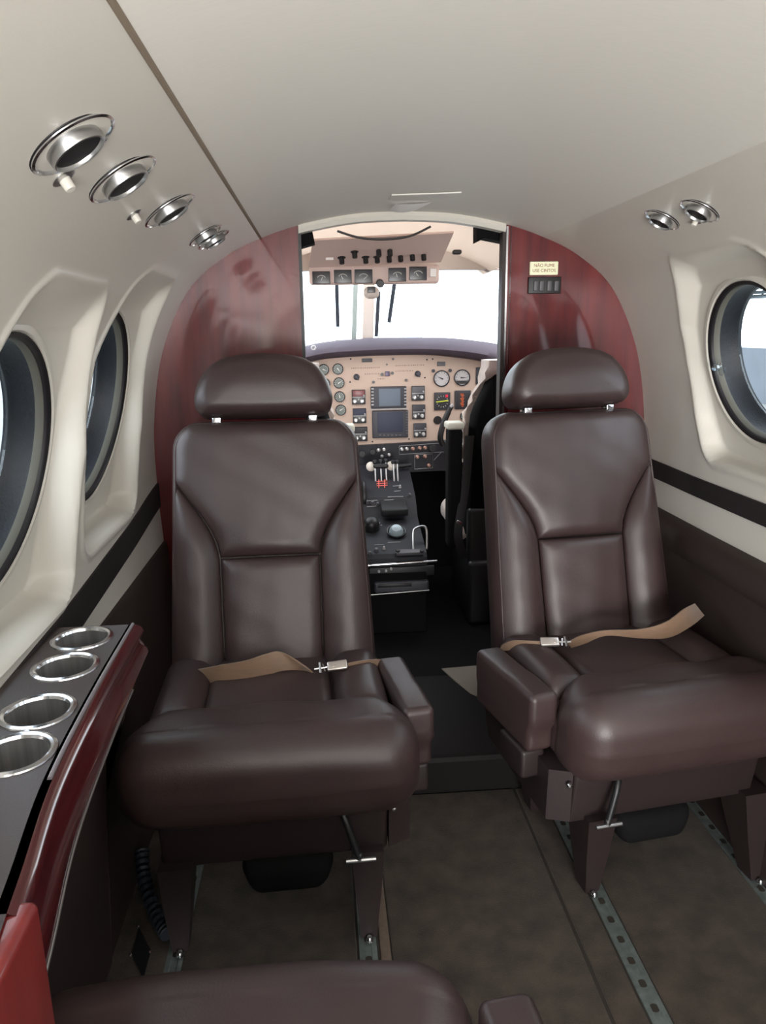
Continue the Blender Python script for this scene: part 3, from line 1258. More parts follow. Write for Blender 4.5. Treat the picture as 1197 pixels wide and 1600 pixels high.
# black curtain bracket blocks in the doorway corners
for pts, lb in (([(462, 362), (487, 356), (492, 380), (468, 387)], 'black fabric block in the upper left corner of the doorway'),
                ([(745, 345), (787, 347), (787, 378), (757, 372), (745, 378)], 'black fabric block in the upper right corner of the doorway')):
    bm = NB()
    prism(bm, [atY(*p, 2.10) for p in pts], (0, .05, 0))
    tag(obj('curtain_bracket', bm, M['blackfab'], smooth=False), lb, 'bracket', 'doorway corner brackets')

# ------------------------------------------------------------------ cockpit shell
bm = NB()
rows = []
for i in range(13):
    Y = YB + .031 + (2.93 - YB - .031) * i / 12
    s = 1 - .10 * (i / 12)
    drop = -.045 * sstep(i / 2.0) + .025 * (i / 12)
    rows.append([(x * s * .93, Y, z - drop) for x, z in [(-a, b) for a, b in reversed([p for p in PROFXZ if p[1] > 1.335])] + [p for p in PROFXZ if p[1] > 1.335][1:]])
grid(bm, rows)
bmesh.ops.solidify(bm, geom=bm.faces[:], thickness=-.01)
struct('ceiling_cockpit', bm, M['cockliner'], 'pale cream cockpit ceiling liner', 'ceiling', angle=60)
# header above the windscreen
bm = NB()
hp = []
for i in range(21):
    x = -.52 + 1.04 * i / 20
    zt = 1.44 - .22 * max(0, abs(x) - .2) ** 2
    zb = 1.376 - .10 * max(0, abs(x) - .15) ** 2
    yb = 2.93 - .5 * x * x
    hp.append([(x, yb - .02, zb), (x, yb - .03, zt + .03), (x, yb + .02, zt + .03), (x, yb + .02, zb)])
loft(bm, hp)
struct('trim_12', bm, M['cockliner'], 'cream header rail above the windscreen', 'trim')
for side, nm in ((-1, 'wall_cockpit_left'), (1, 'wall_cockpit_right')):
    bm = NB()
    rows = []
    for i in range(9):
        Y = YB + .031 + 1.2 * i / 8
        s = 1 - .03 * i / 8
        rows.append([(side * .69 * s, Y, z) for z in (.08, .4, .8, 1.06)])
    grid(bm, rows)
    bmesh.ops.solidify(bm, geom=bm.faces[:], thickness=.01)
    struct(nm, bm, M['lowerwall'], 'dark cockpit side wall below the side windows', 'wall')

bm = NB()
box(bm, (-.66, 3.24, -.03), (.66, 3.27, 1.0))
box(bm, (-.66, 3.17, .98), (.66, 3.27, 1.06))
struct('wall_cockpit_front', bm, M['blackfab'], 'dark footwell wall ahead of the pedals', 'wall')
# windscreen: posts, panes
ws = thing('window_15', 'bright windscreen beyond the instrument panel with a cream centre post', 'windscreen', (0, 3.2, 1.1))
ws['kind'] = 'structure'
YW = 3.22


def bar(bm, p0, p1, w, d=.02, Y0=YW, Y1=YW):
    a, b = atY(*p0, Y0), atY(*p1, Y1)
    r = (b - a).normalized()
    x = Vector((0, 1, 0)).cross(r).normalized() * w / 2
    dd = Vector((0, d, 0))
    loft(bm, [[a - x, a + x, a + x + dd, a - x + dd], [b - x, b + x, b + x + dd, b - x + dd]])


bm = NB()
bar(bm, (577, 440), (575, 535), .046, .03)
obj('centre_post', bm, M['panel'], ws)
bm = NB()
bar(bm, (556, 440), (553, 535), .020, .02, YW + .03, YW + .03)
obj('edge_seal', bm, mat('grey_green_seal', lin((150, 152, 142)), .7), ws)
for side in (-1, 1):
    bm = NB()
    x0, x1 = (-.58, -.07) if side < 0 else (-.05, .60)
    zt = 1.40
    prism(bm, [Vector((x0, YW + .06, 1.03)), Vector((x1, YW + .06, 1.03)), Vector((x1, YW - .24, zt)), Vector((x0, YW - .24, zt))], (0, .004, .003))
    obj('pane', bm, M['pane'], ws, smooth=False)
for k, (a, b, w, lb) in enumerate((((526, 440), (528, 511), .016, 'dark wiper arm left of the centre post'), ((592, 455), (588, 526), .016, 'dark wiper arm just right of the centre post'),
                                   ((617, 440), (608, 504), .016, 'tilted grey wiper arm right of the centre post'))):
    bm = NB()
    bar(bm, a, b, w, .012, YW - .02 + .12, YW + .12)
    tag(obj('wiper_arm', bm, M['ped'], smooth=False), lb, 'wiper', 'windscreen wiper arms')
# visor rail on cockpit ceiling
bm = NB()
tube(bm, spline([atY(527, 361, 2.35), atY(560, 371, 2.35), (atY(600, 374, 2.35)), atY(640, 369, 2.35), atY(673, 354, 2.35)], 8), .0035, 10)
tag(obj('visor_rail', bm, M['black']), 'thin curved black rail under the cockpit ceiling', 'rail')
c = atY(714, 394, 2.75)
bm = NB()
rbox(bm, c, (.032, .03, .016), .007, 3, 1)
tag(obj('map_lamp', bm, M['black']), 'small black lamp on the cockpit liner right of the overhead panel', 'lamp')

# ------------------------------------------------------------------ overhead panel
YO1, YO0 = 2.62, 2.40
op = thing('overhead_console', 'pinkish overhead panel with black knobs and five square gauges', 'control panel', atY(585, 410, YO1))
A = [atY(489, 376, YO0), atY(709, 364, YO0), atY(689, 410, YO1), atY(482, 418, YO1)]
bm = NB()
prism(bm, A, (0, .004, .006))
obj('switch_plate', bm, M['overhead'], op, smooth=False)


def onplate(px, py):
    v = (py - 370) / (413 - 370)
    return atY(px, py, YO0 + (YO1 - YO0) * max(0, min(1, (py + (px - 585) * .055 - 370) / 43.0)))


nO = (A[1] - A[0]).cross(A[3] - A[0]).normalized()
if nO.z > 0:
    nO = -nO
for px, py in ((533.6, 404), (571, 403), (589, 402.5), (607.7, 401.5), (625.5, 400.5), (644, 399), (661.7, 398.5), (553.8, 394.5), (591.4, 392), (609, 391.5)):
    q = onplate(px, py - 3)
    bm = NB()
    cyl(bm, q, nO, .0135, .005, 18)
    cyl(bm, q + nO * .004, nO, .0085, .020, 16)
    obj('knob', bm, M['black'], op)
bm = NB()
q = onplate(515, 402.5)
rbox(bm, q + nO * .002, (.026, .012, .012), .002, 2, 1)
obj('indicator_light', bm, M['white'], op)
a, b, c_, d_ = atY(482, 419, YO1), atY(688, 409, YO1), atY(686, 437, YO1), atY(484, 449, YO1)
bm = NB()
ctr = (a + b + c_ + d_) / 4
rbox(bm, (ctr.x, YO1 + .02, ctr.z), ((b.x - a.x + c_.x - d_.x) / 2, .04, a.z - d_.z + .002), .012, 4, 4)
gs = obj('gauge_strip', bm, M['overhead'], op)
for k, (x0, x1, y0, y1) in enumerate(((488, 516, 424, 444), (522, 549.5, 421.7, 442.7), (554, 582, 421, 442.7), (607, 634.7, 418.5, 440), (639.5, 667, 416.6, 438))):
    q = atY((x0 + x1) / 2, (y0 + y1) / 2, YO1)
    w, h = (atY(x1, y0, YO1) - atY(x0, y0, YO1)).x, (atY(x0, y0, YO1) - atY(x0, y1, YO1)).z
    bm = NB()
    rbox(bm, (q.x, YO1 - .001, q.z), (w, .008, h), .002, 2, 1)
    g = obj('gauge', bm, M['dialdark'], gs)
    bm = NB()
    rr = h * .30
    arc = [(q.x + rr * 1.2 * math.cos(t), YO1 - .0056, q.z - h * .12 + rr * math.sin(t)) for t in [math.radians(25 + 130 * i / 10) for i in range(11)]]
    tube(bm, arc, .0008, 6)
    an = (1.2, 2.0, .6, 1.9, 2.2)[k]
    tube(bm, [(q.x, YO1 - .0056, q.z - h * .2), (q.x + rr * math.cos(an), YO1 - .0056, q.z - h * .2 + rr * math.sin(an))], .0009, 6)
    obj('needle', bm, M['needle'], op if False else gs)
q = atY(676.5, 426, YO1)
bm = NB()
rbox(bm, (q.x, YO1 - .002, q.z), (.022, .01, .028), .003, 2, 1)
obj('rocker_switch', bm, M['white'], op)
q = atY(593.5, 442, YO1)
bm = NB()
cyl(bm, (q.x, YO1, q.z), (0, -1, -.2), .013, .024, 20)
obj('dimmer_knob', bm, M['black'], op)
cmp_ = thing('magnetic_compass', 'small cream compass hanging under the overhead panel', 'compass', atY(582, 456, 2.66))
q0, q1 = atY(569, 447, 2.66), atY(594, 466, 2.66)
bm = NB()
rbox(bm, ((q0.x + q1.x) / 2, 2.69, (q0.z + q1.z) / 2), (q1.x - q0.x, .05, q0.z - q1.z), .02, 5, 2)
obj('compass_body', bm, M['cockliner'], cmp_)
q = atY(580.5, 452.5, 2.66)
bm = NB()
rbox(bm, (q.x, 2.664, q.z), (.028, .006, .020), .002, 2, 1)
obj('compass_window', bm, M['dialdark'], cmp_)

# ------------------------------------------------------------------ glareshield and instrument panel
YP = 3.15


def P(px, py, d=0.0):
    return atY(px, py, YP - d)


tops = [(440, 575), (480, 566), (510, 560), (550, 557), (594, 555), (663, 554), (704, 557), (746, 563), (776, 573), (815, 592)]
tp = spline([P(*q) for q in tops], 5)
pl = [tuple(p) for p in tp] + [tuple(P(820, 668)), tuple(P(700, 687)), tuple(P(555, 696)), tuple(P(430, 706))]
ip = thing('instrument_panel', 'beige instrument panel full of round gauges, radios and two screens', 'instrument panel', P(610, 690))
bm = NB()
prism(bm, pl, (0, .03, 0))
obj('panel_plate', bm, M['panel'], ip, smooth=False)
gl_top = spline([P(*q) for q in [(430, 552), (480, 540), (520, 534), (560, 530), (610, 527.5), (660, 527), (710, 528), (760, 532), (800, 538), (830, 545)]], 5)
bm = NB()
rows = []
N = 45
for i in range(N + 1):
    t = i / N
    a = tp[int(t * (len(tp) - 1))]
    bidx = t * (len(gl_top) - 1)
    k0 = int(bidx)
    k1 = min(k0 + 1, len(gl_top) - 1)
    b = gl_top[k0].lerp(gl_top[k1], bidx - k0)
    rows.append([Vector((a.x, YP - .004, a.z - .002)), Vector((a.x, YP - .03, a.z + .001)), Vector((a.x, YP - .07, a.z + .006)), Vector((a.x, YP - .085, a.z + (b.z - a.z) * .35)),
                 Vector((a.x, YP - .075, a.z + (b.z - a.z) * .6)), Vector((b.x * .5 + a.x * .5, YP - .03, b.z - .004)), Vector((a.x, YP + .06, b.z)), Vector((a.x, YP + .08, a.z))])
loft(bm, rows)
gs_ = tag(obj('glareshield', bm, M['shield'], angle=60), 'dark padded glareshield arching over the instrument panel', 'glareshield')
bm = NB()
q = atY(490, 543.5, YP - .088)
lathe(bm, [(.004, .004), (.009, .006), (.011, .0)], q, (0, -1, 0), 16)
obj('fastener', bm, M['key'], gs_)
bm = NB()
FN = (0, -1, 0)


def gauge(px, py, rpx, face, nd, bez=None):
    q = P(px, py)
    r = rpx * (P(101, 600) - P(100, 600)).x
    b = NB()
    lathe(b, [(r, -.001), (r, .006), (r * .93, .008), (r * .86, .004), (r * .86, .001)], q, FN, 32)
    g = obj('gauge', b, bez or M['bezel'], ip)
    b = NB()
    lathe(b, [(0, .003), (r * .88, .003)], q, FN, 30)
    f = obj('dial', b, face, g)
    b = NB()
    for k in range(10):
        an = math.radians(-50 + 28 * k)
        e = Vector((math.cos(an), 0, math.sin(an)))
        tube(b, [q + e * r * .66 + Vector((0, -.0035, 0)), q + e * r * .8 + Vector((0, -.0035, 0))], r * .03, 5)
    e = Vector((math.cos(nd), 0, math.sin(nd)))
    s = Vector((-e.z, 0, e.x))
    prism(b, [q - e * r * .2 + s * r * .1 + Vector((0, -.0035, 0)), q - e * r * .2 - s * r * .1 + Vector((0, -.0035, 0)), q + e * r * .68 + Vector((0, -.0035, 0))], (0, -.001, 0))
    obj('needle', b, M['needle'] if face is not M['dialwhite'] else M['dialdark'], g)
    return g


for px, py, nd in ((505.8, 577.6, -.4), (528, 576.6, -.9), (507.6, 599.6, .3), (529.6, 598.2, .5), (509, 621, 1.6), (530.8, 619.8, 1.8), (511, 641, .4), (532.5, 640.5, .5),
                   (485, 579, .2), (487, 601, .9)):
    gauge(px, py, 9.1, M['dial'], nd)
g = gauge(690, 591.4, 13.8, M['dialwhite'], 2.7)
q = P(690, 591.4)
for sx in (-1, 1):
    bm = NB()
    cyl(bm, q + Vector((sx * .036, 0, .033)), FN, .007, .012, 14)
    obj('corner_knob', bm, M['bezel'], g)
gauge(722, 590, 13.8, M['dialwhite'], 0.0)
bm = NB()
q = P(722, 590)
prism(bm, [q + Vector((-.026, -.004, -.012)), q + Vector((.026, -.004, -.012)), q + Vector((.018, -.004, -.026)), q + Vector((-.018, -.004, -.026))], (0, -.001, 0))
obj('horizon_band', bm, M['dialdark'], ip)


def rect(nm, x0, x1, y0, y1, m, d=.006, r=.003, parent=ip, base=0.0, n=2):
    q = P((x0 + x1) / 2, (y0 + y1) / 2)
    k = (P(101, 600) - P(100, 600)).x
    b = NB()
    rbox(b, (q.x, YP - base - d / 2, q.z), ((x1 - x0) * k, d, (y1 - y0) * k), r, n, 1)
    return obj(nm, b, m, parent)


# square instruments
h1 = rect('gauge', 677, 704.5, 612, 641.5, M['bezel'], .008, .003)
rect('dial', 680, 701.5, 615, 638.5, M['dialdark'], .003, .001, h1, .007)
q = P(690.5, 627)
bm = NB()
tube(bm, [q + Vector((-.026, -.0105, -.002)), q + Vector((.026, -.0105, .003))], .0028, 6)
obj('needle', bm, M['yellow'], h1, label='yellow bar')
q = P(697.5, 618.5)
bm = NB()
rbox(bm, (q.x, YP - .0108, q.z), (.012, .002, .012), .001, 1, 1)
obj('warning_flag', bm, M['red'], h1)
bm = NB()
q = P(690.5, 627)
for k in range(14):
    an = 2 * PI * k / 14
    e = Vector((math.cos(an), 0, math.sin(an)))
    tube(bm, [q + e * .021 + Vector((0, -.0105, 0)), q + e * .026 + Vector((0, -.0105, 0))], .0009, 5)
obj('scale', bm, M['needle'], h1)
h2 = rect('gauge', 709, 736.5, 609, 640, M['bezel'], .008, .003)
rect('dial', 712, 733.5, 612, 637, M['dialdark'], .003, .001, h2, .007)
q = P(722, 624)
bm = NB()
for k in range(9):
    box(bm, (q.x - .004 - .003 * (k % 3), YP - .0112, q.z - .03 + .0065 * k), (q.x + .005 + .002 * (k % 2), YP - .010, q.z - .0265 + .0065 * k))
obj('scale', bm, M['orange'], h2, label='orange scale')
rect('gauge', 742, 772, 573, 601, M['bezel'], .008, .003)
rect('switch_block', 682.5, 696, 565, 572, M['smoke'], .008, .002)
gauge(726, 650, 8, M['dial'], 1)
bm = NB()
cyl(bm, P(683.7, 656.4), FN, .018, .004, 24)
obj('round_cutout', bm, M['black'], ip)
# radios
for i, (x0, x1, y0, y1, m) in enumerate(((549, 571.5, 608, 632.5, M['reddisp']), (550.6, 573, 637, 662, M['screen2']), (552, 575, 665.6, 690, M['black']),
                                         (642, 664.4, 602, 626.6, M['smoke']), (643, 665, 631, 655.7, M['bezel']), (645, 667, 660, 684, M['bezel']))):
    rd = rect('radio', x0, x1, y0, y1, M['dialdark'], .010, .002)
    rect('radio_display', x0 + 1.2, x1 - 1.2, y0 + 1.2, (y0 + y1) / 2 - .8, m, .003, .001, rd, .0095)
    rect('divider_line', x0 + .5, x1 - .5, (y0 + y1) / 2 - .6, (y0 + y1) / 2 + .5, M['key'], .002, .0005, rd, .0098)
    for dx, dy, r in ((5.5, .78, .0085), (16.5, .76, .0085), (11, .66, .004), (19.5, .40, .004)):
        bm = NB()
        q = P(x0 + dx, y0 + (y1 - y0) * dy, .0095)
        lathe(bm, [(0, .013), (r * .55, .013), (r * .62, .006), (r, .005), (r, 0)], q, FN, 16)
        obj('radio_knob', bm, M['brushed'] if r > .005 else M['key'], rd)
# screens
d1 = rect('display', 577, 637, 602.5, 638.5, M['bezel'], .012, .004)
rect('screen', 590.5, 626.5, 606, 635, M['screen'], .003, .001, d1, .011)
d2 = rect('display', 579, 640, 639.5, 685.5, M['bezel'], .012, .004)
rect('screen', 588, 631, 642.5, 676, M['screen2'], .003, .001, d2, .011)
rect('divider_line', 577, 638, 637.8, 639.6, M['key'], .014, .0005, ip)
for k in range(6):
    y = 606 + 5.0 * k
    rect('key', 579.5, 584, y, y + 2.2, M['key'], .003, .0008, d1, .0115)
    rect('key', 631, 635, y, y + 2.2, M['key'], .003, .0008, d1, .0115)
for k in range(9):
    y = 642 + 4.2 * k
    rect('key', 634, 637.5, y, y + 1.8, M['smoke'], .003, .0008, d2, .0115)
for k in range(6):
    x = 592 + 6.2 * k
    rect('key', x, x + 3.6, 678.5, 680.5, M['smoke'], .003, .0008, d2, .0115)
# small bits on the panel
rect('placard', 565, 582, 560, 566, M['bezel'], .004, .001)
an_ = rect('annunciator', 601.5, 609, 580, 588, mat('dark_purple_lens', lin((70, 50, 86)), .3), .006, .001)
for px, py, r in ((557, 589, .013), (652.7, 584, .013)):
    bm = NB()
    lathe(bm, [(0, .014), (r * .5, .014), (r * .6, .005), (r, .003), (r, 0)], P(px, py), FN, 20)
    tube(bm, [P(px, py, .012), P(px + 3.5, py + 5, .012)], .003, 6)
    obj('rotary_switch', bm, M['bezel'], ip)
for px, py, r in ((597, 585, .0065), (613, 583, .0065), (583.6, 597, .006), (634.7, 594, .006), (614, 561, .005), (604.5, 569.5, .0035)):
    bm = NB()
    cyl(bm, P(px, py), FN, r, .007, 14)
    obj('push_button', bm, M['smoke'], ip)
for px, py in ((547, 597), (582, 690), (639, 686), (664, 590), (667, 562), (746, 562), (548, 561), (676, 561)):
    bm = NB()
    cyl(bm, P(px, py), FN, .0035, .002, 10)
    obj('screw', bm, M['ped'], ip)
bm = NB()
k = (P(101, 600) - P(100, 600)).x
for x0, x1, y in ((549, 592, 575.5), (618, 664, 571.5), (570, 592, 584.5), (618, 645, 580), (590, 601, 592)):
    x = x0
    while x < x1:
        w = random.uniform(1.0, 2.6)
        q = P(x, y - (x - x0) * .03)
        box(bm, (q.x, YP - .0008, q.z - .0022), (q.x + w * k, YP + .001, q.z + .0022))
        x += w + random.uniform(.8, 1.8)
obj('legend_marks', bm, mat('faded_print', lin((150, 128, 118)), .7), ip, smooth=False)

# control yoke (right)
yk = thing('control_yoke', 'black control yoke horn in front of the right gauges', 'yoke', atY(690, 690, 2.95))
bm = NB()
tube(bm, spline([atY(706, 634, 2.93), atY(700, 645, 2.93), atY(692, 665, 2.93), atY(688, 684, 2.93), atY(692, 694, 2.95)], 6), [.010] * 6 + [.012] * 19, 12)
h = obj('yoke_horn', bm, M['black'], yk)
bm = NB()
tube(bm, [atY(704, 636, 2.92), atY(708, 632, 2.92)], .006, 8)
obj('trim_switch', bm, M['key'], h)
bm = NB()
tube(bm, [atY(692, 692, 2.95), atY(722, 690, 2.95), Vector((atY(722, 690, 2.95).x, 3.15, atY(722, 690, 2.95).z))], .012, 10)
obj('yoke_column', bm, M['black'], yk)

# lower dark panels
lp = thing('lower_panel', 'dark grey lower sub-panel with rows of switches under the beige panel', 'control panel', atY(640, 720, 3.12))
bm = NB()
prism(bm, [atY(430, 708, 3.12), atY(556, 697, 3.12), atY(700, 689, 3.12), atY(800, 684, 3.12), atY(800, 730, 3.12), atY(635, 738, 3.12), atY(556, 745, 3.12), atY(430, 745, 3.12)], (0, .03, 0))
obj('sub_panel_plate', bm, M['ped'], lp, smooth=False)


def L(px, py, d=0):
    return atY(px, py, 3.12 - d)


bm = NB()
for pts in ([(624, 697), (694, 692), (694, 706), (624, 710), (624, 697)], [(648, 711), (676, 709), (676, 731), (648, 733), (648, 711)], [(678, 719), (690, 706)]):
    tube(bm, [L(*p, .001) for p in pts], .0009, 6)
obj('outline_marks', bm, M['key'], lp)
for px, py in ((627.7, 702), (635.6, 701.5), (645, 701), (655.5, 700), (664, 699.5), (652, 714), (664, 713), (670, 727), (591.5, 703.5), (600, 702.5), (608, 711), (597, 713)):
    bm = NB()
    lathe(bm, [(0, .016), (.004, .015), (.0045, .004), (.0085, .003), (.0085, 0)], L(px, py), (0, -1, -.15), 14)
    obj('toggle_switch', bm, M['brushed'] if px < 640 else mat('copper_toggle', lin((186, 150, 136)), .35, metal=.8), lp)
for px, py, r in ((676, 700, .016), (582, 706, .012), (566, 709, .014)):
    bm = NB()
    cyl(bm, L(px, py), FN, r, .016, 20)
    obj('knob', bm, M['black'], lp)

# ------------------------------------------------------------------ pedestal
pd = thing('centre_pedestal', 'black centre pedestal with levers, trim knob and clear cup between the cockpit seats', 'pedestal', (.03, 2.7, .09))
pY = [(2.50, .29), (2.50, .365), (2.515, .378), (2.76, .445), (2.83, .515), (3.04, .592), (3.10, .600), (3.115, .30)]
xa, xb = -.10, .125
bm = NB()
loft(bm, [[(x, y, z) for y, z in pY] for x in (xa, xb)])
obj('pedestal_body', bm, M['ped'], pd, smooth=False)


def pz(Y):
    return interp(Y, [p for p in pY if 2.505 < p[0] < 3.11])


def Q(px, py):
    Y = 2.6
    lo_, hi_ = 2.5, 3.11
    for _ in range(40):
        mid = (lo_ + hi_) / 2
        if atY(px, py, mid).z > pz(mid):
            lo_ = mid
        else:
            hi_ = mid
    return atY(px, py, (lo_ + hi_) / 2)


nP = Vector((0, -.5, .86)).normalized()
# levers
for px, py, m in ((587, 752, M['black']), (596, 751, M['black']), (604, 750, M['black']), (616, 752, M['ped']), (622, 752, M['ped'])):
    q = Q(px, py)
    bm = NB()
    top_ = q + Vector((0, .03, .075))
    tube(bm, [q, top_], .0035, 8)
    lv = obj('lever', bm, M['brushed'], pd)
    bm = NB()
    rbox(bm, top_, (.018, .016, .018), .006, 3, 1)
    obj('lever_grip', bm, m, lv)
for px, py in ((579.5, 729), (611, 728)):
    q = atY(px, py, 2.98)
    bm = NB()
    lathe(bm, [(0, .010), (.012, .009), (.019, .004), (.020, 0), (.019, -.004), (0, -.006)], q, (0, -1, .3), 20)
    tube(bm, [q, Vector((q.x, 3.06, q.z - .02))], .005, 8)
    obj('lever_grip', bm, mat('ivory_grip', lin((214, 206, 196)), .5), pd)
q = atY(595, 728, 2.97)
bm = NB()
rbox(bm, q, (.062, .022, .020), .008, 3, 1)
obj('power_grip', bm, M['black'], pd)
q = atY(631, 728, 3.02)
bm = NB()
tube(bm, [q + Vector((-.03, 0, -.002)), q + Vector((.032, 0, .004))], .0075, 10)
tube(bm, [q, q + Vector((0, .09, -.02))], .006, 8)
obj('tee_handle', bm, M['black'], pd)
bm = NB()
for k in range(3):
    a_, b_ = Q(588.5, 753 + 3.4 * k), Q(605.5, 752 + 3.4 * k)
    tube(bm, [a_ + nP * .002, b_ + nP * .002], .0022, 6)
for px in (592, 601):
    tube(bm, [Q(px, 750) + nP * .002, Q(px, 763) + nP * .002], .0018, 6)
obj('red_scale_marks', bm, mat('red_print', lin((224, 110, 100)), .6), pd)
bm = NB()
for px0, px1, py in ((572, 590, 783), (573, 588, 792), (614, 624, 760), (616, 626, 768), (600, 615, 782), (606, 630, 777), (612, 622, 788), (585, 600, 852), (606, 626, 848)):
    a_, b_ = Q(px0, py), Q(px1, py - .8)
    tube(bm, [a_ + nP * .0015, b_ + nP * .0015], .0012, 6)
obj('legend_marks', bm, M['key'], pd)
# elevator trim wheel
for px, py, r in ((582, 787, .008), (590, 789, .006), (574, 786, .006), (604, 800, .006), (625, 762, .005), (640, 775, .006), (588, 861, .008), (600, 858, .005), (578, 866, .006)):
    bm = NB()
    lathe(bm, [(0, .014), (r * .7, .013), (r, .004), (r * 1.15, 0)], Q(px, py), nP, 14)
    obj('push_knob', bm, M['smoke'] if r > .005 else M['key'], pd)
q = Q(573, 770)
bm = NB()
lathe(bm, [(.0, -.008), (.055, -.008), (.06, -.004), (.06, .004), (.055, .008), (0, .008)], q + Vector((-.012, 0, -.01)), (1, 0, 0), 36)
obj('trim_wheel', bm, M['black'], pd)
# rudder trim knob
q = Q(580, 826)
bm = NB()
lathe(bm, [(0, .052), (.012, .051), (.024, .044), (.030, .030), (.031, .010), (.034, 0)], q, nP, 28)
kn = obj('rudder_trim_knob', bm, M['black'], pd)
bm = NB()
for k in range(8):
    an = math.radians(20 + 20 * k)
    F = frame_from(nP, (0, 1, 0))
    e = F @ Vector((.042 * math.cos(an), .042 * math.sin(an), .002))
    rbox(bm, q + e, (.005, .005, .003), .001, 1, 1)
obj('dial_marks', bm, M['key'], kn)
q = Q(619, 834)
bm = NB()
lathe(bm, [(.030, 0), (.036, .012), (.036, .018), (.031, .016), (.028, .003), (0, .002)], q, nP, 30)
kn = obj('aileron_trim_wheel', bm, M['black'], pd)
bm = NB()
lathe(bm, [(0, .034), (.018, .032), (.026, .022), (.028, .004)], q, nP, 28)
obj('clear_cover', bm, mat('pale_dome', lin((150, 165, 172)), .15), kn)
bm = NB()
a0, a1 = Q(596, 812), Q(634, 780)
rbox(bm, (a0 + a1) / 2 + nP * .01, (a1.x - a0.x, .10, .03), .005, 2, 1, T=Matrix.Rotation(.2, 3, 'X'))
obj('annunciator_box', bm, M['black'], pd)
bm = NB()
q = Q(655, 846)
tube(bm, spline([Q(646, 858), Q(645, 842) + nP * .035, Q(650, 838) + nP * .045, Q(662, 836) + nP * .045, Q(666, 842) + nP * .03, Q(667, 858)], 6), .004, 8)
obj('grab_frame', bm, M['brushed'], pd)
bm = NB()
rbox(bm, Q(640, 864) + nP * .004, (.10, .028, .012), .002, 2, 1, T=Matrix.Rotation(.2, 3, 'X'))
cp_ = obj('control_head', bm, M['smoke'], pd)
for px in (621.5, 659):
    bm = NB()
    cyl(bm, Q(px, 864.5) + nP * .010, nP, .0075, .008, 14)
    obj('knob', bm, M['black'], cp_)
bm = NB()
tube(bm, [atY(570, 884, 2.49), atY(683, 876.5, 2.49)], .004, 10)
obj('metal_bar', bm, M['chrome'], pd)
bm = NB()
rbox(bm, (atY(628, 893, 2.49).x, 2.492, atY(628, 893, 2.49).z), (.235, .012, .036), .003, 2, 1)
fp = obj('end_panel', bm, M['black'], pd)
for px, py in ((592, 892), (603, 891), (611, 888)):
    bm = NB()
    cyl(bm, atY(px, py, 2.485), FN, .0045, .010, 12)
    obj('jack_socket', bm, M['key'], fp)
# lower box with a drawer
bm = NB()
rbox(bm, (.0, 2.60, .20), (.24, .24, .23), .006, 2, 1)
obj('pedestal_base', bm, M['blackfab'], pd)
c = atY(628, 918, 2.46)
bm = NB()
rbox(bm, (c.x, 2.475, c.z), (.195, .03, .04), .008, 3, 1)
dr = obj('ashtray_drawer', bm, M['bezel'], pd)
bm = NB()
q = atY(617, 915, 2.457)
rbox(bm, (q.x, 2.459, q.z), (.12, .004, .012), .001, 1, 1)
obj('slot', bm, M['black'], dr)
bm = NB()
tube(bm, [atY(575, 930, 2.456), atY(671, 922, 2.456)], .0018, 8)
obj('lower_edge', bm, M['brushed'], dr)


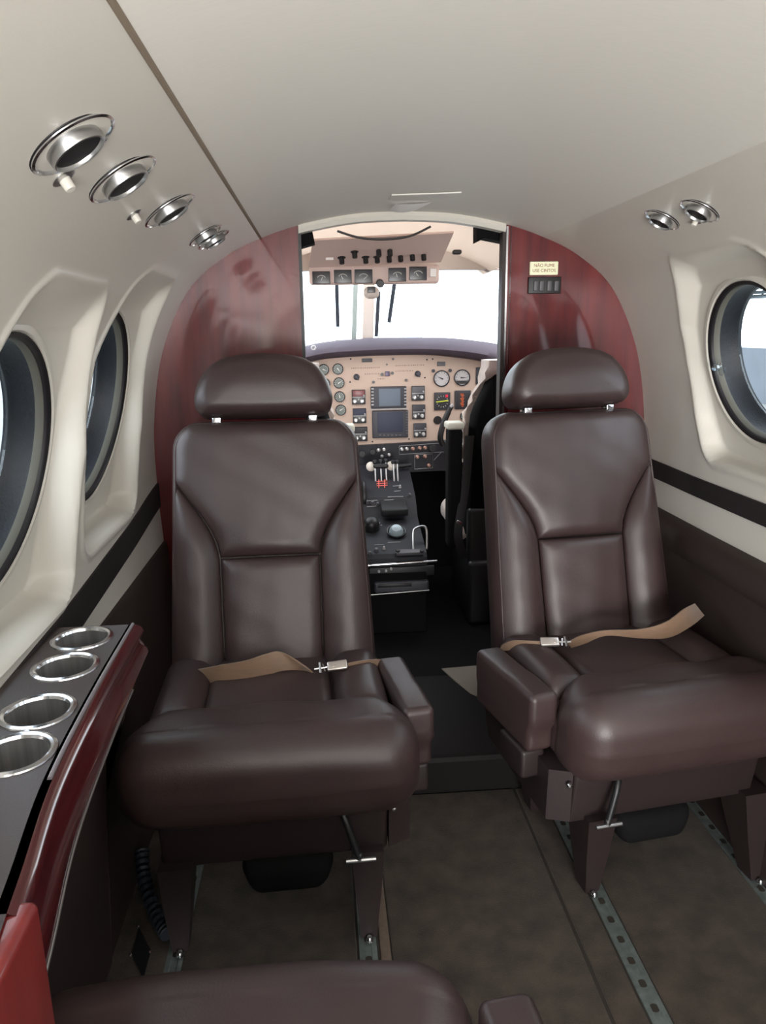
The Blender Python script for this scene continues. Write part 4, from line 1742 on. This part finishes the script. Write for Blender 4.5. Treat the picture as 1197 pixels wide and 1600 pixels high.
# ------------------------------------------------------------------ cockpit seats
def cockpit_seat(label, xc, side):
    """side: +1 right seat (aisle on its left), -1 left seat; faces forward (+Y)"""
    t = thing('cockpit_seat', label, 'cockpit seat', (xc, 2.52, .085), 0, 'cockpit seats')
    s = side
    # back: leaning aft at the top
    bm = NB()
    yb = lambda z: 2.60 - .16 * (z - .45) / .6
    rows = []
    for i in range(21):
        z = .42 + .60 * i / 20
        w = .18 if z < .85 else .18 - .05 * sstep((z - .85) / .17)
        y = yb(z)
        rows.append([(xc - w, y, z), (xc - w + .02, y - .035, z), (xc, y - .05, z), (xc + w - .02, y - .035, z), (xc + w, y, z), (xc + w - .02, y + .045, z), (xc, y + .05, z), (xc - w + .02, y + .045, z)])
    loft(bm, rows)
    bk = obj('backrest', bm, M['blackfab'], t, angle=70)
    # sheepskin over the front and wrapped over the top and edges
    bm = NB()
    rows = []
    for i in range(31):
        z = .46 + .595 * i / 30
        w = .192 if z < .85 else .192 - .05 * sstep((z - .85) / .17)
        y = yb(z)
        k = sstep((z - .95) / .08)
        back = y + .022 - .075 * k
        wob = lambda a: .004 * math.sin(z * 90 + a) + .003 * math.sin(z * 151 + 2 * a)
        rows.append([(xc - w + wob(1), back, z), (xc - w - .006 + wob(2), y + .035, z), (xc - w + .03, y + .068, z), (xc, y + .075, z), (xc + w - .03, y + .068, z), (xc + w + .006 + wob(3), y + .035, z),
                     (xc + w + wob(4), back, z), (xc + w - .01, back + .004, z), (xc, max(back, y + .03) if k < .5 else back, z), (xc - w + .01, back + .004, z)])
    loft(bm, rows)
    obj('sheepskin_cover', bm, M['fleece'], bk, angle=80, label='cream sheepskin cover')
    # cushion
    bm = NB()
    rbox(bm, (xc, 2.80, .385), (.37, .42, .11), .035, 3, 4)
    cu = obj('seat_cushion', bm, M['blackfab'], t)
    bm = NB()
    rbox(bm, (xc - s * .012, 2.79, .43), (.385, .40, .10), .045, 5, 5, deform=lambda p: (p.x + .004 * math.sin(p.y * 80), p.y, p.z + .003 * math.sin(p.x * 70 + p.y * 50)))
    obj('sheepskin_pad', bm, M['fleece'], cu, label='cream sheepskin pad')
    # base
    bm = NB()
    rbox(bm, (xc, 2.70, .21), (.34, .36, .25), .02, 2, 2)
    obj('base', bm, M['black'], t)
    # raised armrest on the aisle side
    xa_ = xc - s * .205 - s * .026
    bm = NB()
    rbox(bm, (xa_ , 2.50, .615), (.050, .07, .42), .012, 3, 3)
    ar = obj('armrest', bm, M['blackfab'], t)
    bm = NB()
    rbox(bm, (xa_, 2.50, .835), (.060, .078, .024), .008, 3, 2)
    obj('armrest_pad', bm, M['palepad'], ar, label='pale worn pad')
    # back panel down to the floor
    bm = NB()
    rbox(bm, (xc + s * .01, 2.56, .31), (.36, .05, .44), .015, 2, 2)
    obj('back_shell', bm, M['black'], t)
    # harness strap
    bm = NB()
    ribbon(bm, [((xa_ + s * .035, 2.475, .80), (xa_ + s * .065, 2.475, .80)), ((xa_ + s * .02, 2.47, .62), (xa_ + s * .05, 2.47, .62)), ((xa_ - s * .005, 2.46, .46), (xa_ + s * .025, 2.46, .46)),
                ((xa_ + s * .02, 2.47, .36), (xa_ + s * .05, 2.47, .37))], .0015)
    st = obj('harness_strap', bm, M['black'], t)
    bm = NB()
    rbox(bm, (xa_ + s * .012, 2.455, .50), (.022, .006, .012), .002, 2, 1, T=Matrix.Rotation(.5, 3, 'Y'))
    obj('strap_buckle', bm, M['chrome'], st)
    return t


cockpit_seat('black right cockpit seat with cream sheepskin cover, seen behind the right cabin seat', .450, 1)
cockpit_seat('black left cockpit seat mostly hidden behind the left headrest, with cream sheepskin edge', -.385, -1)

# ------------------------------------------------------------------ small floor items
c = atZ(220, 1490, .002)
fv = thing('floor_plate', 'black diamond shaped plate with four screws on the carpet by the left ledge', 'floor plate', c)
bm = NB()
pp = [atZ(217, 1450, .001), atZ(236, 1487, .001), atZ(224, 1530, .001), atZ(206, 1492, .001)]
prism(bm, pp, (0, 0, .003))
obj('plate', bm, M['black'], fv, smooth=False)
for q in ((216, 1449), (234, 1489), (225, 1533), (204, 1493)):
    bm = NB()
    lathe(bm, [(0, .004), (.003, .0035), (.004, 0)], atZ(*q, .001), (0, 0, 1), 10)
    obj('screw', bm, M['chrome'], fv)
bm = NB()
path = spline([atZ(222, 1330, .06), atZ(226, 1375, .035), atZ(243, 1425, .022), atZ(262, 1460, .02)], 16)
rr = [.014 + .002 * math.sin(i * 1.9) for i in range(len(path))]
tube(bm, path, rr, 14)
tag(obj('ribbed_hose', bm, M['hose']), 'dark blue ribbed hose beside the left seat leg', 'hose')
c = atY(1127, 573, 2.0)
# clear suction peg on the right window gasket
pg = atX(1124, 575, .668)
kb = thing('suction_peg', 'tiny clear faceted peg stuck on the rim of the right window', 'peg', pg)
bm = NB()
lathe(bm, [(0, .016), (.006, .015), (.009, .010), (.009, .004), (.005, 0)], pg, (-1, 0, 0), 8)
obj('peg_knob', bm, M['plastic'], kb, smooth=False)
bm = NB()
lathe(bm, [(.004, 0.001), (.016, -.001), (.019, -.004)], pg, (-1, 0, 0), 20)
obj('suction_disc', bm, M['plastic'], kb)

# ------------------------------------------------------------------ outside
bm = NB()
box(bm, (-80, -80, -1.35), (80, 80, -1.3))
struct('ground', bm, M['apron'], 'pale concrete apron outside', 'ground')
bm = NB()
box(bm, (14, -20, -1.3), (14.4, 60, .45))
tag(obj('boundary_wall', bm, M['hangar'], smooth=False), 'low grey blue wall beyond the right window', 'wall')
hg = thing('open_hangar', 'white roofed hangar with thin steel trusses beyond the right window', 'hangar', (22, 20, -1.3))
bm = NB()
box(bm, (19, 0, 3.9), (34, 60, 4.1))
obj('hangar_roof', bm, M['white'], hg, smooth=False)
for k in range(7):
    Y = 2 + 9 * k
    bm = NB()
    tube(bm, [(19.3, Y, -1.3), (19.3, Y, 3.9)], .10, 8)
    obj('hangar_post', bm, M['truss'], hg)
    bm = NB()
    tube(bm, [(19, Y, 2.7), (34, Y, 3.3)], .07, 8)
    tube(bm, [(19, Y, 3.7), (34, Y, 3.7)], .07, 8)
    for j in range(8):
        tube(bm, [(19 + 1.8 * j, Y, 2.7 + .07 * j), (20 + 1.8 * j, Y, 3.7)], .04, 6)
    obj('roof_truss', bm, M['truss'], hg)
bm = NB()
box(bm, (-30, -10, -1.3), (-24, 40, 3.2))
tag(obj('apron_shed', bm, M['hangar'], smooth=False), 'grey blue shed far out beyond the left windows', 'building')

# ------------------------------------------------------------------ light
w = bpy.data.worlds.new('sky')
SC.world = w
w.use_nodes = True
bg = w.node_tree.nodes['Background']
bg.inputs['Color'].default_value = (0.93, 0.97, 1.0, 1)
bg.inputs['Strength'].default_value = 6.5
for (x, y, z, sx, sy, rx) in ((0, 3.0, 1.25, 1.2, .4, -PI / 2),):
    Lp = bpy.data.lights.new('windscreen_portal', 'AREA')
    Lp.shape = 'RECTANGLE'
    Lp.size, Lp.size_y = sx, sy
    Lp.cycles.is_portal = True
    lo = bpy.data.objects.new('windscreen_daylight_portal', Lp)
    link(lo)
    lo.location = (x, 3.3, z)
    lo.rotation_euler = (rx, 0, 0)

Lp = bpy.data.lights.new('entry_fill', 'AREA')
Lp.shape = 'RECTANGLE'
Lp.size, Lp.size_y = 1.1, 1.1
Lp.energy = 150  # added fill lamp inside the cabin, standing in for entry daylight, brightens ceiling
Lp.color = (1.0, .99, .98)
lo = bpy.data.objects.new('entry_fill', Lp)
link(lo)
lo.location = (-.1, -1.8, .5)
lo.rotation_euler = (PI / 2 + .78, 0, 0)

# ------------------------------------------------------------------ camera
cd = bpy.data.cameras.new('camera')
cam = bpy.data.objects.new('camera', cd)
link(cam)
cd.sensor_fit = 'VERTICAL'
cd.sensor_height = 36.0
cd.lens = FPX / IH * 36.0
cd.clip_start = 0.02
cd.clip_end = 300
# rows of world->camera are (right, down, forward); world axes as columns AX, AY, AZ
Rm = Matrix(((AX.x, AY.x, AZ.x), (AX.y, AY.y, AZ.y), (AX.z, AY.z, AZ.z)))
right, down, fwd = Vector(Rm[0]), Vector(Rm[1]), Vector(Rm[2])
MW = Matrix(((right.x, -down.x, -fwd.x, CAM.x), (right.y, -down.y, -fwd.y, CAM.y), (right.z, -down.z, -fwd.z, CAM.z), (0, 0, 0, 1)))
cam.matrix_world = MW
SC.camera = cam
SC.view_settings.view_transform = 'Standard'
SC.view_settings.look = 'None'
SC.view_settings.gamma = 1.0
SC.view_settings.use_curve_mapping = False
SC.view_settings.exposure = -0.22
